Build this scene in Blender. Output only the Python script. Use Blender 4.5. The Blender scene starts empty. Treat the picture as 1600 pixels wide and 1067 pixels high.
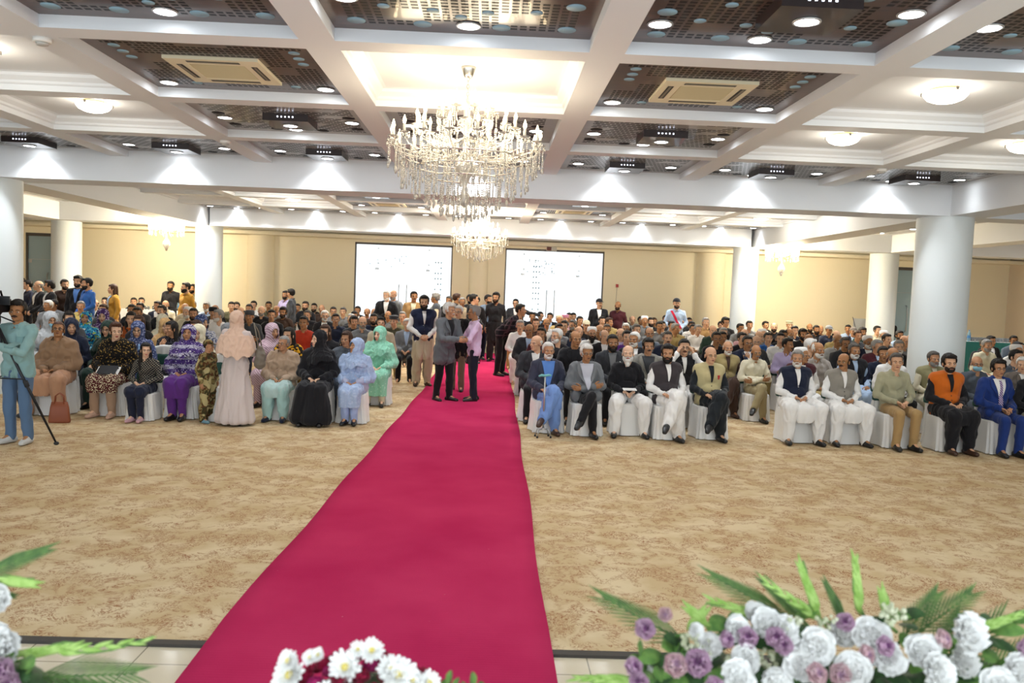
import bpy, bmesh, math, random
import numpy as np
from mathutils import Vector, Matrix, noise
from mathutils.bvhtree import BVHTree
R = math.radians
rnd = random.Random(7)
scene = bpy.context.scene
COL = scene.collection

# ---------------------------------------------------------------- camera
FPX = 1280.0
CAMZ = 2.0
def cam_axes():
    ya, pi_, ro = R(1.573), R(3.55), R(2.195)
    fwd = Vector((math.sin(ya)*math.cos(pi_), math.cos(ya)*math.cos(pi_), -math.sin(pi_)))
    right = Vector((math.cos(ya), -math.sin(ya), 0))
    up = right.cross(fwd)
    r = math.cos(ro)*right + math.sin(ro)*up
    u = -math.sin(ro)*right + math.cos(ro)*up
    return r, u, fwd
CR, CU, CF = cam_axes()
cam_data = bpy.data.cameras.new('camera')
cam = bpy.data.objects.new('camera', cam_data)
COL.objects.link(cam)
cam.matrix_world = Matrix(((CR.x, CU.x, -CF.x, 0), (CR.y, CU.y, -CF.y, 0), (CR.z, CU.z, -CF.z, CAMZ), (0, 0, 0, 1)))
cam_data.sensor_width = 36
cam_data.lens = 36*FPX/1600
cam_data.clip_start = .05
cam_data.clip_end = 200
cam_data.dof.use_dof = True
cam_data.dof.focus_distance = 12.0
cam_data.dof.aperture_fstop = 3.2
scene.camera = cam
def ray(x, y):
    return (x-800)/FPX*CR - (y-533.5)/FPX*CU + CF
def at_z(x, y, z):
    d = ray(x, y); t = (z-CAMZ)/d.z
    return Vector((d.x*t, d.y*t, z))
def at_y(x, y, Y):
    d = ray(x, y); t = Y/d.y
    return Vector((d.x*t, Y, CAMZ+d.z*t))

# ---------------------------------------------------------------- world and exposure
world = bpy.data.worlds.new('daylight')
scene.world = world
world.use_nodes = True
bg = world.node_tree.nodes['Background']
bg.inputs[0].default_value = (.84, .93, 1.0, 1)
bg.inputs[1].default_value = 1.35
scene.view_settings.view_transform = 'Standard'
scene.view_settings.look = 'None'
scene.view_settings.exposure = 0.78
scene.view_settings.gamma = 1
scene.view_settings.use_curve_mapping = False
cy = scene.cycles
cy.max_bounces = 6
cy.diffuse_bounces = 3
cy.glossy_bounces = 2
cy.transmission_bounces = 4
cy.transparent_max_bounces = 8
cy.caustics_reflective = False
cy.caustics_refractive = False
cy.sample_clamp_indirect = 4.0
cy.use_denoising = True
cy.use_adaptive_sampling = True
cy.adaptive_threshold = .02

# ---------------------------------------------------------------- helpers
def lin(c):
    if isinstance(c, str):
        c = tuple(int(c[i:i+2], 16)/255 for i in (0, 2, 4))
    return tuple((v/12.92 if v <= .04045 else ((v+.055)/1.055)**2.4) for v in c)+(1.0,)
MC = {}
def mat(name, col='888888', rough=.7, metal=0.0, emit=None, es=0.0, trans=0.0, spec=.5, sheen=0.0, coat=0.0, sss=0.0, alpha=None):
    if name in MC: return MC[name]
    m = bpy.data.materials.new(name); m.use_nodes = True
    b = m.node_tree.nodes['Principled BSDF']
    b.inputs['Base Color'].default_value = lin(col)
    b.inputs['Roughness'].default_value = rough
    b.inputs['Metallic'].default_value = metal
    b.inputs['Specular IOR Level'].default_value = spec
    b.inputs['Transmission Weight'].default_value = trans
    b.inputs['Sheen Weight'].default_value = sheen
    b.inputs['Coat Weight'].default_value = coat
    if emit is not None:
        b.inputs['Emission Color'].default_value = lin(emit)
        b.inputs['Emission Strength'].default_value = es
    if alpha is not None: b.inputs['Alpha'].default_value = alpha
    MC[name] = m
    return m
class NT:
    """small node-tree writer"""
    def __init__(s, m):
        s.t = m.node_tree; s.b = s.t.nodes['Principled BSDF']
    def n(s, typ, ins=None, **props):
        nd = s.t.nodes.new(typ)
        for k, v in props.items(): setattr(nd, k, v)
        for k, v in (ins or {}).items():
            if isinstance(v, bpy.types.NodeSocket): s.t.links.new(v, nd.inputs[k])
            else: nd.inputs[k].default_value = v
        return nd
    def math(s, op, a, b=0.0, c=None):
        ins = {0: a, 1: b}
        if c is not None: ins[2] = c
        return s.n('ShaderNodeMath', ins, operation=op).outputs[0]
    def mix(s, fac, a, b):
        nd = s.t.nodes.new('ShaderNodeMix'); nd.data_type = 'RGBA'
        for k, v in ((0, fac), (6, a), (7, b)):
            if isinstance(v, bpy.types.NodeSocket): s.t.links.new(v, nd.inputs[k])
            else: nd.inputs[k].default_value = lin(v) if isinstance(v, str) else v
        return nd.outputs[2]
    def obj(s, scale=(1, 1, 1), rot=(0, 0, 0)):
        tc = s.t.nodes.new('ShaderNodeTexCoord')
        mp = s.n('ShaderNodeMapping', {0: tc.outputs['Object']})
        mp.inputs['Scale'].default_value = scale; mp.inputs['Rotation'].default_value = rot
        return mp.outputs[0]
    def noise(s, vec, scale=5, detail=2, rough=.5, dist=0.0):
        return s.n('ShaderNodeTexNoise', {'Vector': vec, 'Scale': scale, 'Detail': detail, 'Roughness': rough, 'Distortion': dist}).outputs
    def step(s, v, lo, hi):
        nd = s.n('ShaderNodeMapRange', {0: v, 1: lo, 2: hi}); nd.clamp = True
        return nd.outputs[0]
    def color(s, sock): s.t.links.new(sock, s.b.inputs['Base Color'])
    def bump(s, h, strength=.3, dist=.01):
        nd = s.n('ShaderNodeBump', {'Height': h, 'Strength': strength, 'Distance': dist})
        s.t.links.new(nd.outputs[0], s.b.inputs['Normal'])

def meshobj(name, me, m=None, parent=None, mats=None):
    o = bpy.data.objects.new(name, me)
    COL.objects.link(o)
    if mats:
        if len(me.materials) < len(mats):
            for k in range(len(me.materials), len(mats)): me.materials.append(None)
        for i, q in enumerate(mats):
            o.material_slots[i].link = 'OBJECT'; o.material_slots[i].material = q
    elif m is not None:
        if len(me.materials) == 0: me.materials.append(None)
        o.material_slots[0].link = 'OBJECT'; o.material_slots[0].material = m
    if parent is not None: o.parent = parent
    return o
def empty(name, loc=(0, 0, 0), rz=0.0, label=None, cat=None, group=None, scale=None):
    o = bpy.data.objects.new(name, None); COL.objects.link(o)
    o.empty_display_size = .1
    o.location = loc; o.rotation_euler = (0, 0, rz)
    if scale is not None: o.scale = (scale,)*3 if not isinstance(scale, tuple) else scale
    return tag(o, label, cat, group)
def tag(o, label=None, cat=None, group=None, kind=None):
    if label: o['label'] = label
    if cat: o['category'] = cat
    if group: o['group'] = group
    if kind: o['kind'] = kind
    return o
class G:
    """collects simple shapes into one mesh; faces may carry a material index"""
    def __init__(s): s.v = []; s.f = []; s.mi = []; s.sm = []
    def add(s, vs, fs, mi=0, smooth=True):
        o = len(s.v); s.v.extend([tuple(v) for v in vs])
        for f in fs:
            s.f.append(tuple(i+o for i in f)); s.mi.append(mi); s.sm.append(smooth)
        return s
    def box(s, x0, x1, y0, y1, z0, z1, mi=0, mtx=None):
        vs = [Vector((x, y, z)) for x in (x0, x1) for y in (y0, y1) for z in (z0, z1)]
        if mtx: vs = [mtx @ v for v in vs]
        return s.add(vs, [(0, 1, 3, 2), (4, 6, 7, 5), (0, 4, 5, 1), (2, 3, 7, 6), (0, 2, 6, 4), (1, 5, 7, 3)], mi, False)
    def lathe(s, prof, n=24, mi=0, mtx=None, cap=True, smooth=True):
        vs = []; fs = []
        for r_, z in prof:
            for k in range(n):
                a = 2*math.pi*k/n; vs.append(Vector((r_*math.cos(a), r_*math.sin(a), z)))
        for i in range(len(prof)-1):
            for k in range(n):
                fs.append((i*n+k, i*n+(k+1) % n, (i+1)*n+(k+1) % n, (i+1)*n+k))
        if cap:
            fs.append(tuple(range(n))[::-1]); fs.append(tuple(range((len(prof)-1)*n, len(prof)*n)))
        if mtx: vs = [mtx @ v for v in vs]
        return s.add(vs, fs, mi, smooth)
    def tube(s, pts, rad, n=8, mi=0, smooth=True):
        pts = [Vector(p) for p in pts]
        rads = rad if isinstance(rad, (list, tuple)) else [rad]*len(pts)
        vs = []; fs = []; ref = None
        for i, p in enumerate(pts):
            d = (pts[min(i+1, len(pts)-1)]-pts[max(i-1, 0)])
            d = d.normalized() if d.length > 1e-9 else Vector((0, 0, 1))
            if ref is None: ref = Vector((1, 0, 0)) if abs(d.x) < .9 else Vector((0, 1, 0))
            a = (ref-d*ref.dot(d)).normalized(); b = d.cross(a); ref = a
            for k in range(n):
                t = 2*math.pi*k/n
                vs.append(p+(a*math.cos(t)+b*math.sin(t))*rads[i])
        for i in range(len(pts)-1):
            for k in range(n): fs.append((i*n+k, i*n+(k+1) % n, (i+1)*n+(k+1) % n, (i+1)*n+k))
        fs.append(tuple(range(n))[::-1]); fs.append(tuple(range((len(pts)-1)*n, len(pts)*n)))
        return s.add(vs, fs, mi, smooth)
    def ell(s, c, r_, n=12, m=8, mi=0, mtx=None):
        vs = [Vector((0, 0, 1))]+[Vector((math.sin(math.pi*j/m)*math.cos(2*math.pi*k/n), math.sin(math.pi*j/m)*math.sin(2*math.pi*k/n), math.cos(math.pi*j/m))) for j in range(1, m) for k in range(n)]+[Vector((0, 0, -1))]
        fs = [(0, 1+k, 1+(k+1) % n) for k in range(n)]
        for j in range(m-2):
            for k in range(n): fs.append((1+j*n+k, 1+(j+1)*n+k, 1+(j+1)*n+(k+1) % n, 1+j*n+(k+1) % n))
        e = len(vs)-1
        fs += [(e, 1+(m-2)*n+(k+1) % n, 1+(m-2)*n+k) for k in range(n)]
        if not isinstance(r_, (tuple, list)): r_ = (r_,)*3
        out = []
        for v in vs:
            w = Vector((v.x*r_[0], v.y*r_[1], v.z*r_[2]))
            if mtx: w = mtx @ w
            out.append(w+Vector(c))
        return s.add(out, fs, mi)
    def cap(s, a, ra, b, rb, n=10, mi=0):
        """tapered capsule"""
        a = Vector(a); b = Vector(b); d = (b-a); L = d.length
        d = d.normalized() if L > 1e-6 else Vector((0, 0, 1))
        pts = [a-d*ra*.97, a-d*ra*.7, a-d*ra*.3, a, b, b+d*rb*.3, b+d*rb*.7, b+d*rb*.97]
        return s.tube(pts, [ra*.25, ra*.71, ra*.95, ra, rb, rb*.95, rb*.71, rb*.25], n, mi)
    def rings(s, rs, n=20, mi=0, power=2.4):
        """closed loft through elliptical rings (cx, cy, cz, rx, ry[, tilt])"""
        vs = []; fs = []
        for q in rs:
            cx, cy_, cz, rx, ry = q[:5]; tl = q[5] if len(q) > 5 else 0
            for k in range(n):
                t = 2*math.pi*k/n; c, s_ = math.cos(t), math.sin(t)
                x = math.copysign(abs(c)**(2/power), c)*rx; y = math.copysign(abs(s_)**(2/power), s_)*ry
                vs.append(Vector((cx+x, cy_+y, cz+y*tl)))
        for i in range(len(rs)-1):
            for k in range(n): fs.append((i*n+k, i*n+(k+1) % n, (i+1)*n+(k+1) % n, (i+1)*n+k))
        fs.append(tuple(range(n))[::-1]); fs.append(tuple(range((len(rs)-1)*n, len(rs)*n)))
        return s.add(vs, fs, mi)
    def join(s, other, mtx=None, mi=None):
        o = len(s.v)
        s.v.extend([tuple(mtx @ Vector(v)) for v in other.v] if mtx else other.v)
        for f, m_, sm in zip(other.f, other.mi, other.sm):
            s.f.append(tuple(i+o for i in f)); s.mi.append(m_ if mi is None else mi); s.sm.append(sm)
        return s
    def me(s, name='mesh'):
        me = bpy.data.meshes.new(name); me.from_pydata(s.v, [], s.f)
        me.polygons.foreach_set('material_index', s.mi); me.polygons.foreach_set('use_smooth', s.sm)
        if max(s.mi, default=0) > 0:
            for _ in range(max(s.mi)+1): me.materials.append(None)
        me.update()
        return me
def from_mesh(me):
    g = G(); g.v = [tuple(v.co) for v in me.vertices]; g.f = [tuple(p.vertices) for p in me.polygons]
    g.mi = [0]*len(g.f); g.sm = [True]*len(g.f)
    return g
def fuse(g, voxel=.012, smooth=3, fold=0.0, fscale=(9, 9, 2.5), seed=0, cut=None, ret='G'):
    """melts the shapes of g into one continuous surface"""
    me = g.me('tmp'); o = bpy.data.objects.new('tmp', me); COL.objects.link(o)
    md = o.modifiers.new('r', 'REMESH'); md.mode = 'VOXEL'; md.voxel_size = voxel; md.use_smooth_shade = True
    if smooth:
        ms = o.modifiers.new('s', 'SMOOTH'); ms.factor = .5; ms.iterations = smooth
    dg = bpy.context.evaluated_depsgraph_get(); dg.update()
    m2 = bpy.data.meshes.new_from_object(o.evaluated_get(dg))
    bpy.data.objects.remove(o); bpy.data.meshes.remove(me)
    if fold:
        n = len(m2.vertices); co = np.empty(n*3); no = np.empty(n*3)
        m2.vertices.foreach_get('co', co); m2.vertices.foreach_get('normal', no)
        co = co.reshape(-1, 3); no = no.reshape(-1, 3)
        sx = Vector(fscale); off = Vector((seed*3.7, seed*1.3, seed*5.1))
        for i in range(n):
            p = Vector((co[i, 0]*sx.x, co[i, 1]*sx.y, co[i, 2]*sx.z))+off
            q = noise.noise(p); q2 = noise.noise(p*2.3+off)
            co[i] += no[i]*fold*max(-.12, (1-2.4*abs(q))+.4*q2-.25)
        m2.vertices.foreach_set('co', co.ravel()); m2.update()
    r_ = from_mesh(m2); bpy.data.meshes.remove(m2)
    if cut:
        keep = []
        for f in r_.f:
            c = sum((Vector(r_.v[i]) for i in f), Vector())/len(f)
            if not cut(c): keep.append(f)
        used = sorted({i for f in keep for i in f}); mp = {v: k for k, v in enumerate(used)}
        r_.v = [r_.v[i] for i in used]; r_.f = [tuple(mp[i] for i in f) for f in keep]
        r_.mi = [0]*len(r_.f); r_.sm = [True]*len(r_.f)
    return r_

# ================================================================ figures
# a figure faces -Y with its feet on z = 0; the head frame has its origin at the jaw joint, face towards -Y
def V(*a): return Vector(a)
HEADC = {}
def head_g(fine, fem=False):
    k = (fine, fem)
    if k in HEADC: return HEADC[k]
    w = .93 if fem else 1.0
    g = G()
    g.ell((0, .014, .146), (.074*w, .094, .086), 20, 14)
    g.ell((0, -.026, .075), (.056*w, .06, .074), 18, 12)
    g.ell((0, -.06, .02), (.029*w, .027, .021)); g.ell((0, -.02, .03), (.05*w, .05, .03))
    for s in (-1, 1):
        g.ell((s*.034*w, -.056, .088), (.026, .027, .026))
        g.ell((s*.076*w, .012, .1), (.009, .02, .031), mtx=Matrix.Rotation(s*.35, 3, 'Z'))
        g.ell((s*.013, -.094, .079), (.01, .012, .009))
        g.cap((s*.01, -.079, .128), .011, (s*.045*w, -.066, .126), .01)
    g.cap((0, -.08, .12), .009, (0, -.104, .083), .0125)
    g.ell((0, -.083, .046), (.025, .012, .013))
    g.cap((0, .018, .05), .053*w, (0, .03, -.09), .056*w)
    g = fuse(g, .0055 if fine else .0095, 2 if fine else 1)
    for s in (-1, 1):
        g.ell((s*.031*w, -.079, .1065), (.0135, .008, .0062), 8, 6, 1)
        g.ell((s*.030*w, -.0848, .1065), (.0062, .004, .0058), 8, 6, 2)
        g.tube([(s*.012, -.0885, .126), (s*.03*w, -.086, .131), (s*.05*w, -.071, .125)], [.0035, .0045, .0025], 6, 4)
    g.ell((0, -.0935, .0505), (.021, .005, .0045), 8, 6, 3)
    g.ell((0, -.0925, .0425), (.018, .005, .005), 8, 6, 3)
    HEADC[k] = g
    return g
def hand_g(w, d, nrm, side, curl=.45, spread=.5):
    """a hand: wrist point, finger direction, palm normal; side +1/-1 puts the thumb"""
    g = G(); w = Vector(w); d = Vector(d).normalized(); nrm = Vector(nrm); nrm = (nrm-d*nrm.dot(d)).normalized()
    lat = d.cross(nrm)*side
    mtx = Matrix((lat, d, nrm)).transposed()
    g.ell(w+d*.05, (.041, .052, .0165), 12, 8, 0, mtx)
    g.cap(w-d*.03, .026, w+d*.02, .027)
    for i, (o, L, rr) in enumerate(((.031, .066, .0092), (.011, .075, .0095), (-.010, .07, .0092), (-.030, .055, .0082))):
        p = w+d*(.088-.006*abs(i-1))+lat*o; dd = d.copy(); pts = [p-d*.02, p]
        for j in range(3):
            ang = curl*(.6+.5*j)+.06*i
            dd = (d*math.cos(ang)+nrm*math.sin(ang)+lat*o*spread*3).normalized()
            p = p+dd*L*(.42, .33, .25)[j]; pts.append(p)
        g.tube(pts, [rr, rr, rr*.97, rr*.9, rr*.62], 8)
    p = w+d*.022+lat*.03
    g.tube([p, p+(lat*.75+d*.6+nrm*.25)*.034, p+(lat*.75+d*.6+nrm*.25)*.034+(lat*.2+d*.9+nrm*.45)*.03, p+(lat*.75+d*.6+nrm*.25)*.034+(lat*.1+d*.9+nrm*.6)*.05], [.0145, .012, .0105, .007], 8)
    return g
SCL = {}
def seated(arms='clasp', legs='apart', lean=0.0, bulk=1.0, fem=False):
    w = .9 if fem else 1.0
    P = dict(kind='seat', bulk=bulk, fem=fem, key=('seat', arms, legs, lean, bulk, fem))
    P['pel'] = V(0, .10, .56); P['wst'] = V(0, .12-lean*.3, .74); P['chs'] = V(0, .10-lean*.8, .92)
    P['nek'] = V(0, .085-lean*1.1, 1.065); P['head'] = V(0, .05-lean*1.3, 1.10)
    P['sh'] = [V(s*.178*w, .10-lean, 1.0) for s in (-1, 1)]
    kn = {'apart': .17, 'together': .075, 'wide': .22, 'crossed': .1, 'mid': .12}[legs]
    P['hip'] = [V(s*.09, .08, .54) for s in (-1, 1)]
    P['kn'] = [V(s*kn, -.38, .52) for s in (-1, 1)]
    P['an'] = [V(s*(kn+.0), -.33, .10) for s in (-1, 1)]
    P['toe'] = [V(s*.15, -1, 0) for s in (-1, 1)]
    if legs == 'together': P['an'] = [V(s*.07, -.30, .10) for s in (-1, 1)]
    if legs == 'crossed':      # the figure's left leg (image right) laid over the other knee
        P['kn'] = [V(.02, -.38, .53), V(-.0, -.42, .63)]; P['hip'] = [V(-.09, .08, .54), V(.09, .08, .56)]
        P['an'] = [V(.06, -.33, .10), V(-.16, -.50, .27)]; P['toe'] = [V(.1, -1, 0), V(-.45, -.8, -.35)]
    if legs == 'crossedR':
        pass
    el = [V(s*.26, .06-lean*.7, .73) for s in (-1, 1)]
    hd = []
    if arms == 'clasp':
        wr = [V(s*.085, -.17, .665) for s in (-1, 1)]
        hd = [(V(.75, -.6, -.25), V(-.3, -.2, -1), 1), (V(-.75, -.6, -.25), V(.3, -.2, -1), -1)]
    elif arms == 'lap':
        wr = [V(s*.13, -.19, .66) for s in (-1, 1)]
        hd = [(V(.35, -.9, -.1), V(0, 0, -1), 1), (V(-.35, -.9, -.1), V(0, 0, -1), -1)]
    elif arms == 'cross':
        wr = [V(.09, -.13, .74), V(-.1, -.15, .70)]
        hd = [(V(1, -.1, .1), V(0, 1, .2), 1), (V(-1, -.1, .1), V(0, 1, .2), -1)]
    elif arms == 'chin':
        wr = [V(-.06, -.15, .98-.06), V(-.02, -.17, .70)]; el[0] = V(-.16, -.16, .70)
        hd = [(V(.15, .1, 1), V(.2, .9, 0), 1), (V(-1, -.1, 0), V(0, .5, -1), -1)]
    elif arms == 'ears':
        wr = [V(s*.13, -.05, 1.12) for s in (-1, 1)]; el = [V(s*.27, -.1, .93) for s in (-1, 1)]
        hd = [(V(.4, .1, 1), V(1, .3, 0), 1), (V(-.4, .1, 1), V(-1, .3, 0), -1)]
    P['el'] = el; P['wr'] = wr; P['hd'] = hd
    return P
def standing(arms='side', bulk=1.0, fem=False, lean=0.0, step=0.0):
    w = .9 if fem else 1.0
    P = dict(kind='stand', bulk=bulk, fem=fem, key=('stand', arms, lean, bulk, fem, step))
    c, s0 = math.cos(lean), math.sin(lean)
    def L(x, y, z):  # bend above the hips
        dz = z-.93
        return V(x, y*c-dz*s0, .93+dz*c+y*s0*0) if dz > 0 else V(x, y, z)
    P['pel'] = L(0, .01, .95); P['wst'] = L(0, .02, 1.12); P['chs'] = L(0, .015, 1.3)
    P['nek'] = L(0, .02, 1.455); P['head'] = L(0, -.01, 1.50)
    P['sh'] = [L(s*.185*w, .02, 1.4) for s in (-1, 1)]
    P['hip'] = [V(s*.09, .0, .92) for s in (-1, 1)]
    P['kn'] = [V(s*.1, -.01-s*step*.5, .5) for s in (-1, 1)]
    P['an'] = [V(s*.11, .03-s*step, .1) for s in (-1, 1)]
    P['toe'] = [V(s*.2, -1, 0) for s in (-1, 1)]
    el = [L(s*.25, .05, 1.13) for s in (-1, 1)]; wr = [V(s*.25, -.03, .88) for s in (-1, 1)]
    hd = [(V(0, -.15, -1), V(1, 0, 0), -1), (V(0, -.15, -1), V(-1, 0, 0), 1)]
    if arms == 'clasp':
        wr = [V(s*.075, -.2, .98) for s in (-1, 1)]; el = [V(s*.27, -.0, 1.13) for s in (-1, 1)]
        hd = [(V(.8, -.4, -.4), V(0, .8, -.5), 1), (V(-.8, -.4, -.4), V(0, .8, -.5), -1)]
    elif arms == 'reach':      # both hands held out in front
        wr = [L(s*.07, -.42, 1.12) for s in (-1, 1)]; el = [L(s*.22, -.14, 1.12) for s in (-1, 1)]
        hd = [(V(.2, -1, 0), V(1, 0, 0), 1), (V(-.2, -1, 0), V(-1, 0, 0), -1)]
    elif arms == 'point':      # right arm of the picture stretched out sideways (+x)
        el[1] = V(.46, -.05, 1.33); wr[1] = V(.72, -.1, 1.30); hd[1] = (V(1, -.1, 0), V(0, 0, -1), 1)
    elif arms == 'raise':      # left arm of the picture stretched up and out (-x)
        el[0] = V(-.45, -.08, 1.46); wr[0] = V(-.72, -.12, 1.56); hd[0] = (V(-1, -.1, .3), V(0, -.3, 1), 1)
    elif arms == 'hold':       # hands up at a camera, to -x
        el = [V(-.3, -.1, 1.14), V(.2, -.2, 1.12)]; wr = [V(-.28, -.3, 1.3), V(-.12, -.36, 1.26)]
        hd = [(V(0, -.3, 1), V(1, 0, 0), 1), (V(-1, 0, .3), V(0, .3, 1), -1)]
    elif arms == 'phone':
        wr = [V(-.1, -.28, 1.2), V(.1, -.28, 1.2)]; el = [V(-.25, -.05, 1.13), V(.25, -.05, 1.13)]
        hd = [(V(.5, -.6, .5), V(0, .3, 1), 1), (V(-.5, -.6, .5), V(0, .3, 1), -1)]
    P['el'] = el; P['wr'] = wr; P['hd'] = hd
    return P
def head_mtx(P, yaw=0, nod=0, roll=0):
    return Matrix.Translation(P['head']) @ Matrix.Rotation(R(yaw), 4, 'Z') @ Matrix.Rotation(R(-nod), 4, 'X') @ Matrix.Rotation(R(roll), 4, 'Y') @ Matrix.Diagonal((1.1, 1.08, 1.04, 1))
def torso(g, P, pad, low=None, hem=0.0, shp=0.0):
    """melting shapes of a torso, pad = how far the cloth stands off the body"""
    b = P['bulk']; w = .92 if P['fem'] else 1
    pel, wst, chs, nek = P['pel'], P['wst'], P['chs'], P['nek']
    for s in (-1, 1):
        g.cap(pel+V(s*.062*b*w, 0, -.02), .088*b+pad, wst+V(s*.055*b*w, 0, 0), .084*b+pad)
        g.cap(wst+V(s*.055*b*w, 0, 0), .084*b+pad, chs+V(s*.082*w, 0, 0), .088*(.5+.5*b)+pad)
        sh = P['sh'][0 if s < 0 else 1]
        g.cap(chs+V(s*.085*w, 0, 0), .086+pad, sh+V(-s*.035, 0, -.03), .062+pad)
        g.cap(nek+V(0, .01, -.02), .05+pad*.7, sh+V(-s*.02, 0, .0+shp), .048+pad)
    g.ell(wst+V(0, -.045-.03*(b-1)*4, -.04), (.12*b+pad, .085*b+pad, .13))
    g.ell(chs+V(0, -.03, -.02), (.13+pad, .085+pad, .13))
    if P['fem']:
        for s in (-1, 1): g.ell(chs+V(s*.06, -.07, -.03), (.05+pad, .045+pad, .055+pad))
def arm(g, P, i, r0, r1, r2, cut=1.0):
    sh, el, wr = P['sh'][i], P['el'][i], P['wr'][i]
    g.cap(sh, r0, el, r1); g.cap(el, r1, el+(wr-el)*cut, r2)
def leg(g, P, i, r0, r1, r2, cut=1.0):
    h, k, a = P['hip'][i], P['kn'][i], P['an'][i]
    g.cap(h, r0, k, r1); g.cap(k, r1, k+(a-k)*cut, r2)
MESH = {}
def body_mesh(P, yaw, nod, fine, roll=0):
    k = ('body', P['key'], yaw, nod, roll, fine)
    if k in MESH: return MESH[k]
    lk = ('limb', P['key'], fine)
    if lk not in MESH:
        g = G(); torso(g, P, -.012)
        for i in (0, 1): arm(g, P, i, .045, .036, .027); leg(g, P, i, .07, .052, .036)
        for i in (0, 1):
            a = P['an'][i]; t = P['toe'][i].normalized(); g.cap(a, .036, a+t*.12+V(0, 0, -.05), .028)
        MESH[lk] = fuse(g, .016 if fine else .03, 2)
    g = G(); g.join(MESH[lk])
    for i, (d, n_, sd) in enumerate(P['hd']): g.join(hand_g(P['wr'][i], d, n_, sd, .75 if 'clasp' in P['key'] else .4))
    g.join(head_g(fine, P['fem']), head_mtx(P, yaw, nod, roll))
    MESH[k] = g.me('person_body')
    return MESH[k]
def cached(key, fn):
    if key not in MESH:
        r_ = fn(); MESH[key] = r_.me(str(key[0])) if isinstance(r_, G) else r_
    return MESH[key]
VX = lambda fine: .0135 if fine else .023
def top_mesh(P, style, fine):
    """shirt, kurta, sweater or jacket with its sleeves"""
    def fn():
        g = G(); pad = {'shirt': .013, 'kurta': .017, 'sweater': .018, 'jacket': .024, 'loose': .03}[style]
        torso(g, P, pad, shp=.004 if style == 'jacket' else 0)
        e = .012 if style in ('jacket', 'loose') else 0
        for i in (0, 1):
            arm(g, P, i, .056+e, .047+e, .038+e, .93)
            g.cap(P['el'][i]+(P['wr'][i]-P['el'][i])*.86, .039+e, P['el'][i]+(P['wr'][i]-P['el'][i])*.95, .04+e)
        pel = P['pel']
        if P['kind'] == 'stand':
            lo = {'shirt': -.07, 'kurta': -.05, 'sweater': -.1, 'jacket': -.2, 'loose': -.15}[style]
            for s in (-1, 1): g.cap(pel+V(s*.07*P['bulk'], 0, 0), .1*P['bulk']+pad*.6, pel+V(s*.08*P['bulk'], .0, lo), .095*P['bulk']+pad*.6)
        elif style in ('jacket', 'loose'):
            for s in (-1, 1): g.cap(pel+V(s*.1, .0, 0), .11+pad*.4, pel+V(s*.15, -.14, .02), .085)
        return fuse(g, VX(fine), 3, .02 if fine else .018, (9, 9, 6), len(MESH) % 7)
    return cached(('top', style, P['key'], fine), fn)
def waistcoat_mesh(P, fine, long=False):
    def fn():
        g = G(); torso(g, P, .043)
        for i in (0, 1): g.ell(P['sh'][i]+V((-1 if i == 0 else 1)*-.015, 0, -.01), (.07, .086, .076))
        if P['kind'] == 'stand':
            for s in (-1, 1): g.cap(P['pel'], .12, P['pel']+V(s*.07, 0, -.12), .125)
        else:
            for s in (-1, 1): g.cap(P['pel']+V(s*.09, 0, 0), .13, P['pel']+V(s*.12, -.1, 0), .1)
        r_ = fuse(g, VX(fine), 3, .007, (6, 6, 4), 3)
        return r_
    return cached(('vest', P['key'], fine), fn)
def lower_mesh(P, style, fine):
    def fn():
        g = G(); b = P['bulk']
        r_ = {'trousers': (.088, .07, .057, 1.07), 'shalwar': (.105, .098, .068, 1.04)}[style]
        for s in (-1, 1): g.cap(P['pel']+V(s*.06*b, 0, -.03), .096*b, P['pel']+V(s*.045*b, 0, .03), .09*b)
        for i in (0, 1):
            leg(g, P, i, r_[0]*(.6+.4*b), r_[1], r_[2], r_[3])
            if style == 'shalwar':
                k, a = P['kn'][i], P['an'][i]; g.ell((k+a)/2+V(0, .03, -.02), (.085, .09, .18))
        return fuse(g, VX(fine), 3, .022 if style == 'shalwar' else .012, (10, 10, 4), 2)
    return cached((style, P['key'], fine), fn)
def skirt_mesh(P, fine, drop=.2, flare=0.0, key=''):
    """the skirt of a kurta or tunic; drop = how far it hangs below the knee (seated) or the hem height (standing)"""
    def fn():
        g = G(); b = P['bulk']
        if P['kind'] == 'seat':
            for i in (0, 1):
                s = -1 if i == 0 else 1; k = P['kn'][i]
                g.cap(P['hip'][i]+V(0, 0, .02), .118*b, k+V(0, 0, .012), .1)
                g.cap(k+V(0, 0, 0), .1, k+V(0, .015, -drop), .085+flare)
            m = (P['kn'][0]+P['kn'][1])/2
            g.cap(P['pel'], .1*b, m+V(0, .03, -.0), .075)
            for t in (-.5, 0, .5): g.cap(m+V(t*.12, -.01, 0), .07, m+V(t*.12, 0, -drop), .06+flare)
        else:
            hem = drop
            for k in range(6):
                a = k*math.pi/3
                g.cap(P['pel']+V(.06*math.cos(a)*b, .03*math.sin(a), .02), .105*b, V((.12+flare)*math.cos(a), (.07+flare)*math.sin(a), hem+.07), .085)
            g.cap(P['pel'], .1, V(0, 0, hem+.08), .09)
        cutz = (min(P['kn'][0].z, P['kn'][1].z)-drop-.03) if P['kind'] == 'seat' else drop
        return fuse(g, VX(fine), 3, .02, (11, 11, 2.5), 5, cut=(lambda c: c.z < cutz))
    return cached(('skirt', P['key'], fine, drop, flare, key), fn)
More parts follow.
